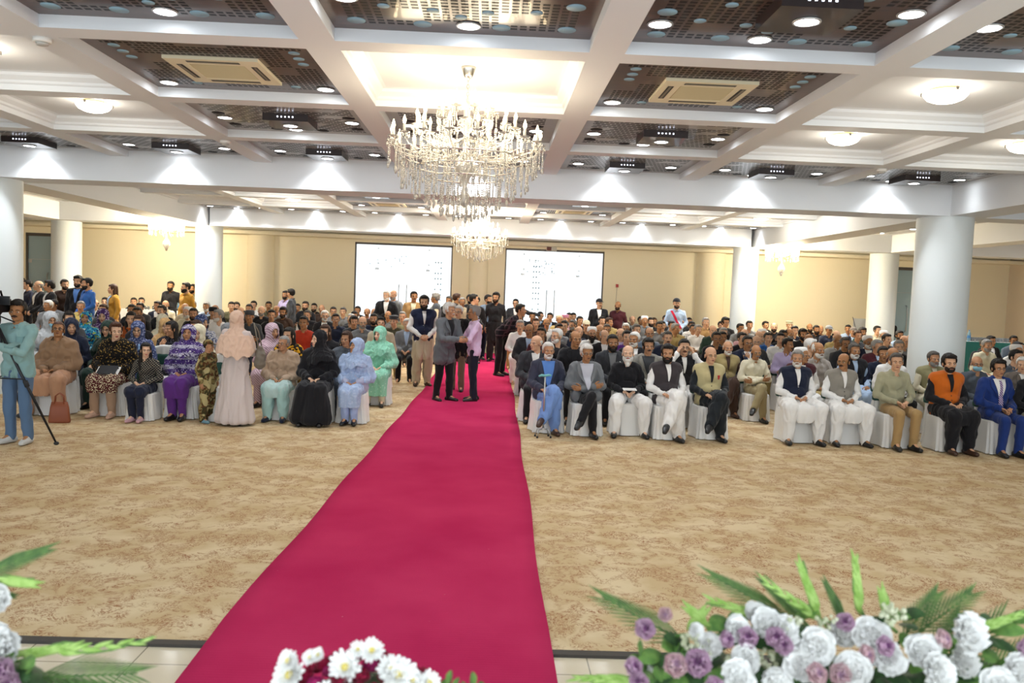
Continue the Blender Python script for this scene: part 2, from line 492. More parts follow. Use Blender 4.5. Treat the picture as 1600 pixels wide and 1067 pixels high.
def gown_mesh(P, fine):
    """a floor-length gown below the waist"""
    def fn():
        g = G()
        if P['kind'] == 'seat':
            for i in (0, 1):
                k = P['kn'][i]; g.cap(P['hip'][i], .125, k+V(0, 0, .0), .11); g.cap(k, .11, V(k.x*1.5, k.y+.0, .12), .125)
            m = (P['kn'][0]+P['kn'][1])/2; g.cap(P['pel'], .11, m, .09); g.cap(m, .1, V(0, m.y-.03, .12), .15)
        else:
            for k in range(10):
                a = k*math.pi/5
                g.cap(P['pel']+V(.07*math.cos(a), .04*math.sin(a), .1), .1, V(.23*math.cos(a), .17*math.sin(a), .1), .085)
            g.cap(P['pel'], .1, V(0, 0, .12), .15)
        return fuse(g, VX(fine), 3, .018, (11, 11, 1.1), 4, cut=(lambda c: c.z < .035))
    return cached(('gown', P['key'], fine), fn)
def shoe_g(P, i, w=1.0):
    a = P['an'][i]; t = P['toe'][i].normalized(); g = G()
    base = a+V(0, 0, -.055) if abs(t.z) < .2 else a-V(0, 0, .0)+t*.03
    heel = base-t*.045
    if abs(t.z) < .2: heel.z = .043; base = V(base.x, base.y, .041)
    lat = t.cross(V(0, 0, 1)).normalized()
    for s in (-1, 1):
        g.cap(heel+lat*s*.008, .041, base+t*.10+lat*s*.014, .036)
        g.cap(base+t*.10+lat*s*.014, .036, base+t*.18+lat*s*.006-V(0, 0, .006), .029)
    g.cap(heel+V(0, 0, .01), .04, a+V(0, 0, -.01) if abs(t.z) < .2 else a, .046)
    g.cap(a+V(0, 0, -.015), .045, base+t*.07+V(0, 0, .012), .04)
    return g
def shoe_mesh(P, i, fine):
    return cached(('shoe', i, P['key'], fine), lambda: fuse(shoe_g(P, i), .011 if fine else .02, 1, cut=(lambda c: c.z < .002)))
def sock_g(P, i):
    a = P['an'][i]; k = P['kn'][i]; d = (k-a).normalized()
    return G().cap(a-V(0, 0, .02), .041, a+d*.09, .046)
def cover(me_, pts_fn, off=.011, nx=10, nz=22, y0=-2.0, dirv=None, thick=.003):
    """a patch of cloth laid on the front of a garment: pts_fn(u, v) -> (x, z); rays run along +y"""
    vs = [v.co.copy() for v in me_.vertices]; fs = [tuple(p.vertices) for p in me_.polygons]
    bv = BVHTree.FromPolygons(vs, fs)
    g = G(); ids = {}; P_ = []; 
    for j in range(nz+1):
        for i in range(nx+1):
            x, z = pts_fn(i/nx, j/nz)
            h = bv.ray_cast(V(x, y0, z), V(0, 1, 0))
            if h[0] is None: ids[i, j] = None; continue
            ids[i, j] = len(P_); P_.append(h[0]+V(0, -off, 0))
    for _ in range(4):
        new = {}
        for (i, j), k in ids.items():
            if k is None: continue
            nb = [P_[ids[q]].y for q in ((i+1, j), (i-1, j), (i, j+1), (i, j-1)) if ids.get(q) is not None]
            if nb: new[k] = min(P_[k].y, (sum(nb)/len(nb)+min(nb))/2)
        for k, y_ in new.items(): P_[k].y = y_
    F = []
    for j in range(nz):
        for i in range(nx):
            q = [ids[i, j], ids[i+1, j], ids[i+1, j+1], ids[i, j+1]]
            if None in q: continue
            F.append(tuple(q))
    if not F: return None
    n = len(P_); back = [p+V(0, thick+off, 0) for p in P_]
    F2 = [tuple(i+n for i in reversed(f)) for f in F]
    edge = {}
    for f in F:
        for a, b in zip(f, f[1:]+f[:1]):
            edge[(a, b)] = 1
    E_ = [(b, a, a+n, b+n) for (a, b) in edge if (b, a) not in edge]
    return g.add(P_+back, F+F2+E_)
def vneck(P, me_, w=.06, bottom=.55, key='v'):
    """the triangle of inner shirt seen in the opening; bottom = how far down the chest"""
    top = P['nek'].z-.0; bot = top-bottom*(top-P['pel'].z); cx = 0
    def f(u, v):
        z = top+.0-(top-bot)*v; ww = w*(1-v)**.75+.004
        return (cx+(2*u-1)*ww, z)
    return cached(('vneck', P['key'], w, bottom, me_.name, key), lambda: cover(me_, f) or G().box(0, .001, 0, .001, .9, .901))
def strip(P, me_, x0, x1, z0, z1, xe0=None, xe1=None, off=.008, key=''):
    xe0 = x0 if xe0 is None else xe0; xe1 = x1 if xe1 is None else xe1
    def f(u, v): a = x0+(xe0-x0)*v; b = x1+(xe1-x1)*v; return (a+(b-a)*u, z0+(z1-z0)*v)
    return cover(me_, f, off, 5, 22) or G().box(0, .001, 0, .001, .9, .901)
def buttons(P, me_, zs, x=0.0, r_=.008, dark=True):
    vs = [v.co.copy() for v in me_.vertices]; bv = BVHTree.FromPolygons(vs, [tuple(p.vertices) for p in me_.polygons]); g = G()
    for z in zs:
        h = bv.ray_cast(V(x, -2, z), V(0, 1, 0))
        if h[0]: g.ell(h[0]+V(0, -.006, 0), (r_, .005, r_), 8, 6)
    return g
def collar_mesh(P, kind='shirt', fine=True):
    def fn():
        g = G(); n = P['nek']; h = P['head']; ax = (h-n).normalized()
        pts = []
        if kind == 'band':
            for k in range(25):
                a = math.pi*2*k/24-math.pi/2; pts.append(n+V(.062*math.cos(a), .01+.06*math.sin(a), .012-.012*math.sin(-a)))
            return g.tube(pts, .014, 8)
        for k in range(25):
            a = math.pi*2*k/24-math.pi/2; pts.append(n+V(.064*math.cos(a), .012+.062*math.sin(a), .012-.016*math.sin(-a)))
        g.tube(pts, .013, 8)
        for s in (-1, 1):
            g.tube([n+V(s*.05, -.035, .0), n+V(s*.035, -.062, -.02), n+V(s*.05, -.078, -.055)], [.012, .014, .005], 6)
        return g
    return cached(('collar', kind, P['key']), fn)

# ---- things worn on the head, in the head frame
def hair_g(kind, fine):
    vx = .007 if fine else .011
    if kind == 'short':
        g = G().ell((0, .02, .152), (.083, .1, .091), 20, 14)
        g.ell((0, -.045, .2), (.058, .035, .03)); g.ell((0, .06, .12), (.068, .055, .07))
        return fuse(g, vx, 1, .004, (40, 40, 14), 1, cut=lambda c: (c.y < -.02-.25*max(0, .1-abs(c.z-.2)) and c.z < .186-.25*max(0, abs(c.x)-.03)) or (c.y < .03 and c.z < .095) or c.z < .045 or (c.y < -.02 and c.z < .13))
    if kind == 'full':
        g = G().ell((0, .02, .158), (.089, .106, .096), 20, 14); g.ell((0, -.05, .205), (.066, .042, .038)); g.ell((0, .065, .12), (.076, .06, .08))
        return fuse(g, vx, 1, .008, (30, 30, 12), 2, cut=lambda c: (c.y < -.035 and c.z < .182) or (c.y < .02 and c.z < .09) or c.z < .03)
    if kind == 'thin':     # receding: hair round the sides and the back
        g = G().ell((0, .02, .148), (.081, .099, .088), 20, 14)
        return fuse(g, vx, 1, .003, (40, 40, 14), 3, cut=lambda c: c.z > .196+.4*max(0, c.y-.02) or c.y < -.018 or (c.y < .03 and c.z < .095) or c.z < .045 or (c.z > .16 and c.y < .0))
    if kind == 'bald':     # a fringe only
        g = G().ell((0, .02, .14), (.0785, .0965, .085), 20, 14)
        return fuse(g, vx, 1, .002, (40, 40, 14), 4, cut=lambda c: c.z > .16 or c.y < .0 or (c.y < .03 and c.z < .095) or c.z < .05)
    if kind == 'long':
        g = G().ell((0, .02, .155), (.086, .104, .094), 20, 14); g.ell((0, -.045, .2), (.055, .038, .03))
        for s in (-1, 1): g.cap((s*.062, .035, .15), .032, (s*.085, .03, -.08), .03); g.cap((s*.085, .03, -.08), .03, (s*.09, -.03, -.2), .022)
        g.cap((0, .07, .14), .055, (0, .085, -.12), .055); g.cap((0, .085, -.1), .055, (0, .11, -.25), .045)
        return fuse(g, vx, 1, .006, (40, 40, 6), 5, cut=lambda c: (c.y < -.03 and .06 < c.z < .184 and abs(c.x) < .066))
    if kind == 'bun':
        g = G().ell((0, .02, .152), (.082, .1, .09), 20, 14); g.ell((0, .1, .1), (.05, .04, .04))
        return fuse(g, vx, 1, .004, (40, 40, 14), 6, cut=lambda c: (c.y < -.02 and c.z < .182) or (c.y < .02 and c.z < .1) or c.z < .05)
def beard_g(kind, fine):
    vx = .0065 if fine else .01
    if kind == 'm':
        g = G()
        for s in (-1, 1): g.cap((0, -.098, .062), .0075, (s*.026, -.088, .054), .0055, 8)
        return g
    big = {'short': .0, 'full': .007, 'long': .014}[kind]
    g = G().ell((0, -.03, .045), (.062+big, .066+big*.8, .06+big)); g.ell((0, -.064, .014), (.034+big, .032+big, .026+big))
    if kind == 'long': g.ell((0, -.066, -.03), (.036, .028, .05))
    if kind == 'full': g.ell((0, -.06, -.0), (.04, .03, .03))
    r_ = fuse(g, vx, 1, .003, (50, 50, 30), 7, cut=lambda c: c.z > .043+.85*max(0, abs(c.x)-.022) or c.y > .015 or (abs(c.x) < .03 and c.z > .036 and c.y < -.05))
    for s in (-1, 1):
        g2 = G().cap((0, -.098, .062), .007, (s*.026, -.088, .055), .0065, 8).cap((s*.026, -.088, .055), .0065, (s*.034, -.078, .036), .006, 8)
        r_.join(g2)
    return r_
def cap_g(kind, fine):
    if kind == 'prayer':
        return G().lathe([(.0835, .142), (.0885, .165), (.088, .2), (.08, .232), (.055, .243), (.001, .246)], 24, mtx=Matrix.Translation((0, .018, 0)) @ Matrix.Diagonal((1, 1.16, 1, 1)) @ Matrix.Rotation(R(-6), 4, 'X'))
    if kind == 'flat':
        g = G().ell((0, .01, .215), (.1, .115, .03)); g.lathe([(.082, .155), (.088, .2), (.08, .22)], 24, mtx=Matrix.Translation((0, .018, 0)) @ Matrix.Diagonal((1, 1.16, 1, 1)))
        g.tube([(-.084, .0, .165), (-.07, -.06, .17), (0, -.09, .172), (.07, -.06, .17), (.084, 0, .165)], .014, 8); return g
    if kind == 'karakul':
        return G().lathe([(.083, .14), (.089, .17), (.084, .225), (.06, .24), (.001, .238)], 24, mtx=Matrix.Translation((0, .018, 0)) @ Matrix.Diagonal((1, 1.16, 1, 1)))
    g = G().ell((0, .015, .165), (.086, .103, .088), 20, 14)
    r_ = fuse(g, .009, 1, cut=lambda c: c.z < .16+(.0 if c.y < .03 else -.02))
    br = G().ell((0, -.125, .158), (.066, .07, .008), 14, 8)
    return r_.join(br)
def glasses_g():
    g = G()
    for s in (-1, 1):
        pts = [(s*.032+.021*math.cos(a), -.093+.004*abs(math.cos(a)), .105+.015*math.sin(a)) for a in [2*math.pi*k/16 for k in range(17)]]
        g.tube(pts, .0018, 6)
        g.tube([(s*.053, -.088, .108), (s*.076, -.03, .11), (s*.082, .01, .105)], .0016, 6)
    g.tube([(-.011, -.095, .108), (0, -.098, .11), (.011, -.095, .108)], .0018, 6)
    return g
def mask_g():
    g = G().ell((0, -.042, .048), (.064, .062, .052), 18, 12)
    r_ = fuse(g, .006, 1, .002, (20, 20, 90), 1, cut=lambda c: c.y > -.035 or c.z > .082)
    for s in (-1, 1): r_.tube([(s*.05, -.06, .06), (s*.078, .0, .095)], .0015, 5)
    return r_
def scarf_g(fine, tight=False, hem=-.28, wide=False):
    if wide: hem = -.46
    g = G()
    e = .0 if tight else .012
    g.ell((0, .022, .152), (.088+e, .106+e, .094+e), 20, 14); g.ell((0, -.004, .07), (.085+e, .088+e, .09), 18, 12); g.ell((0, .02, .1), (.095+e, .06, .07), 18, 12)
    g.cap((0, .015, .04), .085+e, (0, .03, -.05), .1)
    g.rings([(0, .03, .0, .09, .09), (0, .03, -.06, .15, .115), (0, .03, -.12, .215, .145), (0, .03, hem*.7, .225, .155), (0, .03, hem, .2, .16)], 24)
    if wide: g.rings([(0, .03, -.1, .22, .15), (0, .03, -.2, .26, .18), (0, .04, -.32, .285, .2), (0, .05, -.46, .28, .21)], 24)
    r_ = fuse(g, .0085 if fine else .014, 3, .014, (17, 17, 7), 3, cut=lambda c: (c.y < -.045 and (c.x/.057)**2+((c.z-.092)/(.083))**2 < 1) or c.z < hem+.02+.28*abs(c.x+.03)+.02*math.sin(c.x*40))
    return r_

def shawl_g(P):
    """a wide shawl round the shoulders and upper arms of a seated figure"""
    g = G(); torso(g, P, .045)
    for i in (0, 1):
        sh, el, wr = P['sh'][i], P['el'][i], P['wr'][i]
        g.cap(sh, .085, el, .085); g.cap(el, .085, el+(wr-el)*.6, .07)
    c = P['chs']; w = P['wst']
    g.cap(P['nek']+V(-.08, -.02, -.02), .06, c+V(.12, -.1, -.02), .06); g.cap(P['nek']+V(.08, -.02, -.02), .06, c+V(-.12, -.11, -.08), .055)
    for t in range(6):
        a = -1+.4*t; g.cap(c+V(a*.16, -.10, .03-.05*abs(a)), .045, w+V(a*.2, -.12+.03*abs(a), -.12+.06*math.sin(t*2.1)), .035)
    return fuse(g, .0135, 2, .026, (9, 9, 6), 4, cut=lambda q: q.z < w.z-.16+.07*math.sin(q.x*9) or (q.z > P['nek'].z-.005 and abs(q.x) < .07 and q.y < P['nek'].y))

# ---- cloth, skin and hair materials
SKIN = {'p': 'e3b99b', 'a': 'd3a584', 'b': 'be8d6a', 'c': 'a67650', 'd': '7d5236'}
def skin(t):
    n = 'skin_'+t
    if n not in MC:
        m = mat(n, SKIN[t], .52, spec=.35)
        m.node_tree.nodes['Principled BSDF'].inputs['Subsurface Weight'].default_value = 0
    return MC[n]
HAIRC = {'k': '17120f', 'n': '3a2315', 'd': '4d4843', 'g': '8a8783', 'w': 'd6d3cd', 'r': '4b2a19', 'h': 'c9b48c'}
def hairm(t): return mat('hair_'+t, HAIRC[t], .6, spec=.3)
CLOTH = dict(white='e9e8e6', cream='ddd6bb', ltgrey='b5b8bb', grey='77797c', dkgrey='3d3f43', charcoal='33353a', black='15151a', navy='1a2136', blue='5b86cc',
    ltblue='a9bfdb', greyblue='6d7c8e', brown='3e2c24', olive='4c4a36', khaki='a8935f', tan='b08c5c', mustard='b98a33', rust='b4361c', maroon='4a1d25', lilac='b9acd0',
    yellow='cdb56a', green='1d5a4a', sage='8b8868', beige='c2b69c', greige='a59d96', taupe='6b625b', slate='515862', teal='5aa7a3', orange='c8651a', pink='c98ba0',
    mauve='a07a90', purple='5a2c7c', peach='d9a98c', royal='1f3f8f', darkgreen='23372f', stone='cfc7ae', midblue='2c5fa8', pinkish='c49aa2')
def cloth(c, rough=.85):
    n = 'cloth_'+c
    if n not in MC:
        m = mat(n, CLOTH.get(c, c), rough, spec=.25, sheen=.15)
        t = NT(m); v = t.obj((1, 1, 1)); nz = t.noise(v, 260, 1)[0]; t.bump(nz, .12, .002)
    return MC[n]
def pattern(name, fn, rough=.85):
    if name not in MC:
        m = mat(name, '888888', rough, spec=.25); fn(NT(m))
    return MC[name]
def p_check(t):
    v = t.obj(); s = t.n('ShaderNodeSeparateXYZ', {0: v})
    a = t.math('GREATER_THAN', t.math('FRACT', t.math('MULTIPLY', s.outputs[0], 22.)), .45); b = t.math('GREATER_THAN', t.math('FRACT', t.math('MULTIPLY', s.outputs[2], 22.)), .45)
    t.color(t.mix(t.math('MULTIPLY', t.math('ADD', a, b), .5), '16181e', 'e4e4e4'))
def p_plaid(t):
    v = t.obj(); s = t.n('ShaderNodeSeparateXYZ', {0: v})
    a = t.math('GREATER_THAN', t.math('FRACT', t.math('MULTIPLY', s.outputs[0], 9.)), .8); b = t.math('GREATER_THAN', t.math('FRACT', t.math('MULTIPLY', s.outputs[2], 9.)), .8)
    t.color(t.mix(t.math('MAXIMUM', a, b), '1a1a22', '4a3a44'))
def p_camo(t):
    v = t.obj(); a = t.noise(v, 11, 1)[0]; b = t.noise(v, 17, 1, .5)[0]
    c = t.mix(t.step(a, .5, .52), '8a7a4e', '3f3a22'); c = t.mix(t.step(b, .55, .57), c, '5c3a22'); c = t.mix(t.step(t.noise(v, 7, 0)[0], .6, .62), c, 'b5a778'); t.color(c)
def p_purple(t):
    v = t.obj(); n1 = t.noise(v, 16, 3, .6, 1.5)[0]; w = t.n('ShaderNodeTexWave', {'Vector': v, 'Scale': 2.3, 'Distortion': 3.0, 'Detail': 2}, bands_direction='Z').outputs[1]
    c = t.mix(t.step(w, .55, .6), '543d84', 'a9a6bd'); c = t.mix(t.step(n1, .53, .56), c, '3a2a5e'); c = t.mix(t.step(t.noise(v, 60, 0)[0], .68, .7), c, 'e9e6f0'); t.color(c)
def p_bluegreen(t):
    v = t.obj(); n1 = t.noise(v, 9, 2, .5, 2)[0]; c = t.mix(t.step(n1, .45, .48), '123f86', '2f9fc4')
    c = t.mix(t.step(t.noise(v, 13, 1, .5, 1)[0], .6, .62), c, 'b8c43a'); c = t.mix(t.step(t.noise(v, 21, 1, .5, 1)[0], .63, .65), c, 'd9e6ea'); t.color(c)
def p_dots(c0, c1, sc=70, th=.66):
    def f(t): v = t.obj(); t.color(t.mix(t.step(t.noise(v, sc, 0)[0], th, th+.02), c0, c1))
    return f
def p_stripe(c0, c1, fr=30.):
    def f(t):
        v = t.obj(); s = t.n('ShaderNodeSeparateXYZ', {0: v}); d = t.math('ADD', s.outputs[0], t.math('MULTIPLY', s.outputs[2], .9))
        t.color(t.mix(t.math('GREATER_THAN', t.math('FRACT', t.math('MULTIPLY', d, fr)), .55), c0, c1))
    return f
def p_lattice(t):
    v = t.obj(); s = t.n('ShaderNodeSeparateXYZ', {0: v}); a = t.math('ADD', s.outputs[0], s.outputs[2]); b = t.math('SUBTRACT', s.outputs[0], s.outputs[2])
    a = t.math('GREATER_THAN', t.math('FRACT', t.math('MULTIPLY', a, 22.)), .88); b = t.math('GREATER_THAN', t.math('FRACT', t.math('MULTIPLY', b, 22.)), .88)
    t.color(t.mix(t.math('MAXIMUM', a, b), '12131f', 'a9a08a'))
PATS = dict(check=p_check, plaid=p_plaid, camo=p_camo, purplepat=p_purple, bluegreen=p_bluegreen, greydots=p_dots('c9ccd4', '5a6488', 38, .55), bluedots=p_dots('3c4870', '9098b8', 42, .6),
    yellowblack=p_dots('231c18', 'd9a021', 26, .52), floral=p_dots('15141a', '5c5a66', 60, .62), pinkstripe=p_stripe('a98a98', 'd0bcc4', 26.), tie=p_stripe('4a1f5c', 'cfc2dd', 34.),
    blackgold=p_dots('14110f', '9c7d3c', 46, .66), maroonhem=p_dots('4e1d22', 'cdbfa0', 60, .56), mintdots=p_dots('8ecdb2', 'b9e4d0', 40, .7), lattice=p_lattice,
    bluelight=p_dots('a4b8da', 'b4c5e2', 30, .6), purpledots=p_dots('4a2f66', 'b4a3c8', 38, .58), orangeshawl=p_dots('9a4b1c', '3a2a1c', 14, .55), redcheck=p_check)
def cm(c): return pattern('cloth_'+c, PATS[c]) if c in PATS else cloth(c)
EYEW = mat('eye_white', 'cfc8c0', .3); EYED = mat('eye_dark', '120c0a', .25); SHOEB = mat('shoe_black', '101012', .35); SHOEN = mat('shoe_brown', '3c2418', .4); GLS = mat('glasses_frame', '1c1a1a', .3); GLG = mat('glasses_metal', 'a08a58', .3, .8)
def lipm(t): return mat('lip_'+t, {'p': 'b5504c', 'a': '9c5a4c', 'b': '87503f', 'c': '6d3d30', 'd': '532d24'}[t], .5)
def lipred(): return mat('lip_red', 'a8222c', .4)
def person(loc, P, yaw=0.0, face=0, nod=0, scale=1.0, sk='b', hair=('short', 'k'), beard=None, glasses=False, mask=False, cap=None, top=('shirt', 'white'),
           inner=None, vest=None, lower=('trousers', 'black'), skirt=None, gown=None, shoes='black', scarf=None, collar=None, fine=True, label=None, group=None,
           tie=None, extra=None, lips=False, roll=0, socks=None, brow=None, feet=True, innerw=.062, innerb=.6, child=False):
    if socks is None and fine and not P['fem'] and not gown: socks = 'dkgrey'
    T = empty('person', loc, R(yaw), label, 'person', group, scale)
    hc = hair[1] if hair else 'k'
    bc = brow or (beard[1] if beard and beard[1] in 'wg' else hc)
    if bc in 'w': bc = 'g'
    meshobj('body', body_mesh(P, face, nod, fine, roll), parent=T, mats=[skin(sk), EYEW, EYED, lipred() if lips else lipm(sk), hairm(bc if bc != 'g' else 'g')])
    hm = head_mtx(P, face, nod, roll)
    def onhead(name, key, fn, m):
        o = meshobj(name, cached(key, fn), m, T); o.matrix_local = hm @ Matrix.Diagonal((.93, 1, 1, 1)) if P['fem'] and name not in ('glasses',) else hm
        if child and name == 'hair': pass
        return o
    if hair and hair[0] != 'none' and not (scarf and hair[0] in ('short',)) :
        if not (cap and cap[0] == 'cap' and hair[0] == 'x'): onhead('hair', ('hair', hair[0], fine), lambda: hair_g(hair[0], fine), hairm(hair[1]))
    if beard: onhead('moustache' if beard[0] == 'm' else 'beard', ('beard', beard[0], fine), lambda: beard_g(beard[0], fine), hairm(beard[1]))
    if glasses: onhead('glasses', ('glasses',), glasses_g, GLS if glasses is True else GLG)
    if mask: onhead('face_mask', ('mask',), mask_g, mat('mask_blue', '8fc3d6', .8))
    if cap: onhead('cap', ('cap', cap[0], fine), lambda: cap_g(cap[0], fine), cm(cap[1]))
    if scarf: onhead('headscarf', ('scarf', scarf[1] if len(scarf) > 1 else 'n', fine), lambda: scarf_g(fine, len(scarf) > 1 and scarf[1] == 'tight', wide=len(scarf) > 1 and scarf[1] == 'wide'), cm(scarf[0]))
    tm = top_mesh(P, top[0], fine)
    names = {'shirt': 'shirt', 'kurta': 'kurta', 'sweater': 'sweater', 'jacket': 'jacket', 'loose': 'tunic'}
    tc = top[1]
    tobj = meshobj(names[top[0]], tm, cm(tc), T)
    outer = tm
    if vest:
        vm = waistcoat_mesh(P, fine); vo = meshobj('waistcoat', vm, cm(vest), T); outer = vm
        meshobj('shirt_front', vneck(P, vm, .035, .48 if P['kind'] == 'seat' else .5, 'vest'), cm(tc), T)
        if fine:
            zs = [P['nek'].z-(P['nek'].z-P['pel'].z)*q for q in (.58, .7, .82)]
            meshobj('buttons', cached(('buttons', P['key']), lambda: buttons(P, vm, zs)), mat('button', '2a2622', .3), T)
    if top[0] == 'jacket' and inner:
        meshobj('shirt_front', vneck(P, tm, innerw, innerb, 'in'), cm(inner), T)
        meshobj('shirt_collar', collar_mesh(P), cm(inner), T)
        if fine:
            for s in (-1, 1):
                def lap(s=s):
                    top_, bot = P['nek'].z-.01, P['nek'].z-innerb*(P['nek'].z-P['pel'].z)
                    def f(u, v):
                        z = top_-(top_-bot)*v; ww = innerw*(1-v)**.75+.006
                        wd = .012+.05*math.sin(math.pi*min(1, v*1.25+.12))*(1 if v < .75 else .5)
                        a, b = s*ww, s*(ww+wd); return ((a+(b-a)*u) if s > 0 else (b+(a-b)*u), z)
                    return cover(tm, f, .009, 4, 14) or G().box(0, .001, 0, .001, .9, .901)
                meshobj('lapel', cached(('lapel', s, P['key'], innerw, innerb, tm.name), lap), cm(tc), T)
    elif collar or top[0] in ('shirt', 'kurta'):
        c = collar or ('band' if top[0] == 'kurta' else 'shirt')
        if c != 'none' and not scarf: meshobj('collar', collar_mesh(P, c), cm(tc), T)

    if tie:
        z0, z1 = P['nek'].z-.02, P['pel'].z+.1
        meshobj('tie', cached(('tie', P['key']), lambda: strip(P, tm, -.014, .014, z0, z1, -.035, .035, .014)), cm(tie), T)
    if gown: meshobj('gown', gown_mesh(P, fine), cm(gown), T)
    else: meshobj('shalwar' if lower[0] == 'shalwar' else 'trousers', lower_mesh(P, lower[0], fine), cm(lower[1]), T)
    if skirt: meshobj('kurta_skirt', skirt_mesh(P, fine, skirt[1], skirt[2] if len(skirt) > 2 else 0), cm(skirt[0]), T)
    if shoes and feet:
        sm = {'black': SHOEB, 'brown': SHOEN}.get(shoes) or cm(shoes)
        for i in (0, 1):
            meshobj('shoe', shoe_mesh(P, i, fine), sm, T)
            if socks and fine: meshobj('sock', cached(('sock', i, P['key']), lambda i=i: sock_g(P, i)), cm(socks), T)
    if extra: extra(T, P, dict(top=tm, outer=outer, hm=hm))
    return T

# ================================================================ the hall
PITCH = 2.285
BX = [-8.295+PITCH*k for k in range(8)]           # beam lines across: -8.3 ... 7.7
def cx_(c): return BX[c]+PITCH/2                   # centre of bay c (0..6); bay 3 is the middle
BY = [2.15, 4.435, 6.72, 9.005, 11.29, 13.57]      # lateral beams of the front field, the last one is the girder
ZB, ZP, ZC = 3.9, 4.0, 4.08                        # beam underside, dark panels, white coffers
WHITE = mat('white_paint', 'e6e9ec', .6)
CREAM = mat('cream_paint', 'f6ebcf', .75)
PINKW = mat('pale_rose_paint', 'e6d6c2', .75)
COLM = mat('column_paint', 'e6edee', .6)
def struct(name, g, m): return tag(meshobj(name, g.me(name), m), kind='structure')

# floor carpet: beige with fine rust-brown scrollwork
def carpet():
    m = mat('patterned_carpet', 'b79a6c', .95, spec=.1); t = NT(m)
    v = t.obj()
    w = t.noise(v, 1.7, 2)[1]
    vm = t.n('ShaderNodeVectorMath', {0: v, 1: t.n('ShaderNodeVectorMath', {0: w, 'Scale': .5}, operation='SCALE').outputs[0]}, operation='ADD').outputs[0]
    n1 = t.noise(vm, 12, 3, .6, 2.4)[0]
    l1 = t.math('ABSOLUTE', t.math('SUBTRACT', n1, .5))
    n2 = t.noise(vm, 20, 2, .6, 2.6)[0]
    l2 = t.math('ABSOLUTE', t.math('SUBTRACT', n2, .52))
    mask = t.step(t.noise(v, 5.5, 2, .6, 1.0)[0], .44, .54)
    a = t.math('MULTIPLY', t.step(l1, .030, .012), mask)
    b = t.math('MULTIPLY', t.step(l2, .034, .014), mask)
    base = t.mix(t.step(t.noise(v, 2.6, 3)[0], .4, .62), 'c6ae86', 'd7c4a0')
    c = t.mix(t.math('MULTIPLY', a, .85), base, '8a5230'); c = t.mix(t.math('MULTIPLY', b, .7), c, '955c38')
    t.color(c); t.bump(t.noise(v, 300, 1)[0], .2, .004)
    return m
struct('floor', G().box(-22, 22, 4.45, 32, -.12, 0), carpet())
def tilem():
    m = mat('floor_tile', 'd8cdb4', .12, spec=.5); t = NT(m); v = t.obj()
    br = t.n('ShaderNodeTexBrick', {'Vector': v, 'Scale': 1.0, 'Mortar Size': .004, 'Brick Width': .6, 'Row Height': .6, 'Color1': lin('dccfb4'), 'Color2': lin('d6cab0'), 'Mortar': lin('8d8470')}, offset=0.0)
    t.color(br.outputs[0]); return m
struct('floor_tiles', G().box(-22, 22, 0, 4.41, -.12, -.012), tilem())
struct('trim_1', G().box(-22, 22, 4.40, 4.46, -.1, .006), mat('carpet_edge_strip', '3c3834', .7))
# the red runner
def runner():
    n = 90; g = G(); vs = []; fs = []
    y0, y1 = 1.2, 25.6
    for j in range(n+1):
        y = y0+(y1-y0)*j/n
        xl = -1.50+.25*max(0, min(1, (y-4.4)/12))+.012*math.sin(y*2.1); xr = .40+.10*max(0, min(1, (y-4)/12))+.012*math.sin(y*1.7+1)
        z = .012 if y > 4.46 else 0.0
        for i in range(13):
            u = i/12; vs.append((xl+(xr-xl)*u, y, z+.003+.003*noise.noise(V(u*3, y*1.3, 0))))
    for j in range(n):
        for i in range(12): a = j*13+i; fs.append((a, a+1, a+14, a+13))
    g.add(vs, fs)
    m = mat('red_carpet', 'b01842', 1.0, spec=.0); t = NT(m); v = t.obj()
    s = t.n('ShaderNodeSeparateXYZ', {0: v})
    ridge = t.math('SINE', t.math('MULTIPLY', s.outputs[1], 230.)); nn = t.noise(v, 1.3, 3)[0]
    c = t.mix(t.step(nn, .3, .75), 'b02a54', 'c03860')
    c = t.mix(t.step(t.noise(v, 23, 1)[0], .83, .86), c, 'c47a8c'); t.color(c)
    t.bump(t.math('ADD', t.math('MULTIPLY', ridge, .3), t.noise(v, 160, 2)[0]), .25, .004)
    o = meshobj('red_carpet', g.me(), m)
    sd = o.modifiers.new('thick', 'SOLIDIFY'); sd.thickness = .006; sd.offset = 1
    return tag(o, 'long crimson red carpet runner laid down the central aisle', 'carpet')
runner()

# walls
struct('wall_rear', G().box(-22, -4.33, 26, 26.3, 0, 4.2).box(-1.26, .40, 26, 26.3, 0, 4.2).box(3.54, 22, 26, 26.3, 0, 4.2).box(-4.33, 3.54, 26, 26.3, 3.34, 4.2), CREAM)
# pilasters on the rear wall
for k, (x, r_) in enumerate(((-7.25, .42), (6.95, .45), (-.43, .3))):
    struct('trim_%d' % (k+2), G().lathe([(r_, 0), (r_, 3.5)], 32, mtx=Matrix.Translation((x, 26, 0)), cap=False), CREAM)
struct('wall_left', G().box(-16.3, -16, 0, 26, 0, 4.2), PINKW)
struct('wall_right', G().box(16.6, 16.9, 0, 26, 0, 4.2), PINKW)
# a shallow soffit runs along the rear wall
struct('trim_5', G().box(-16, 16.6, 25.3, 26, 3.42, 3.52), CREAM)

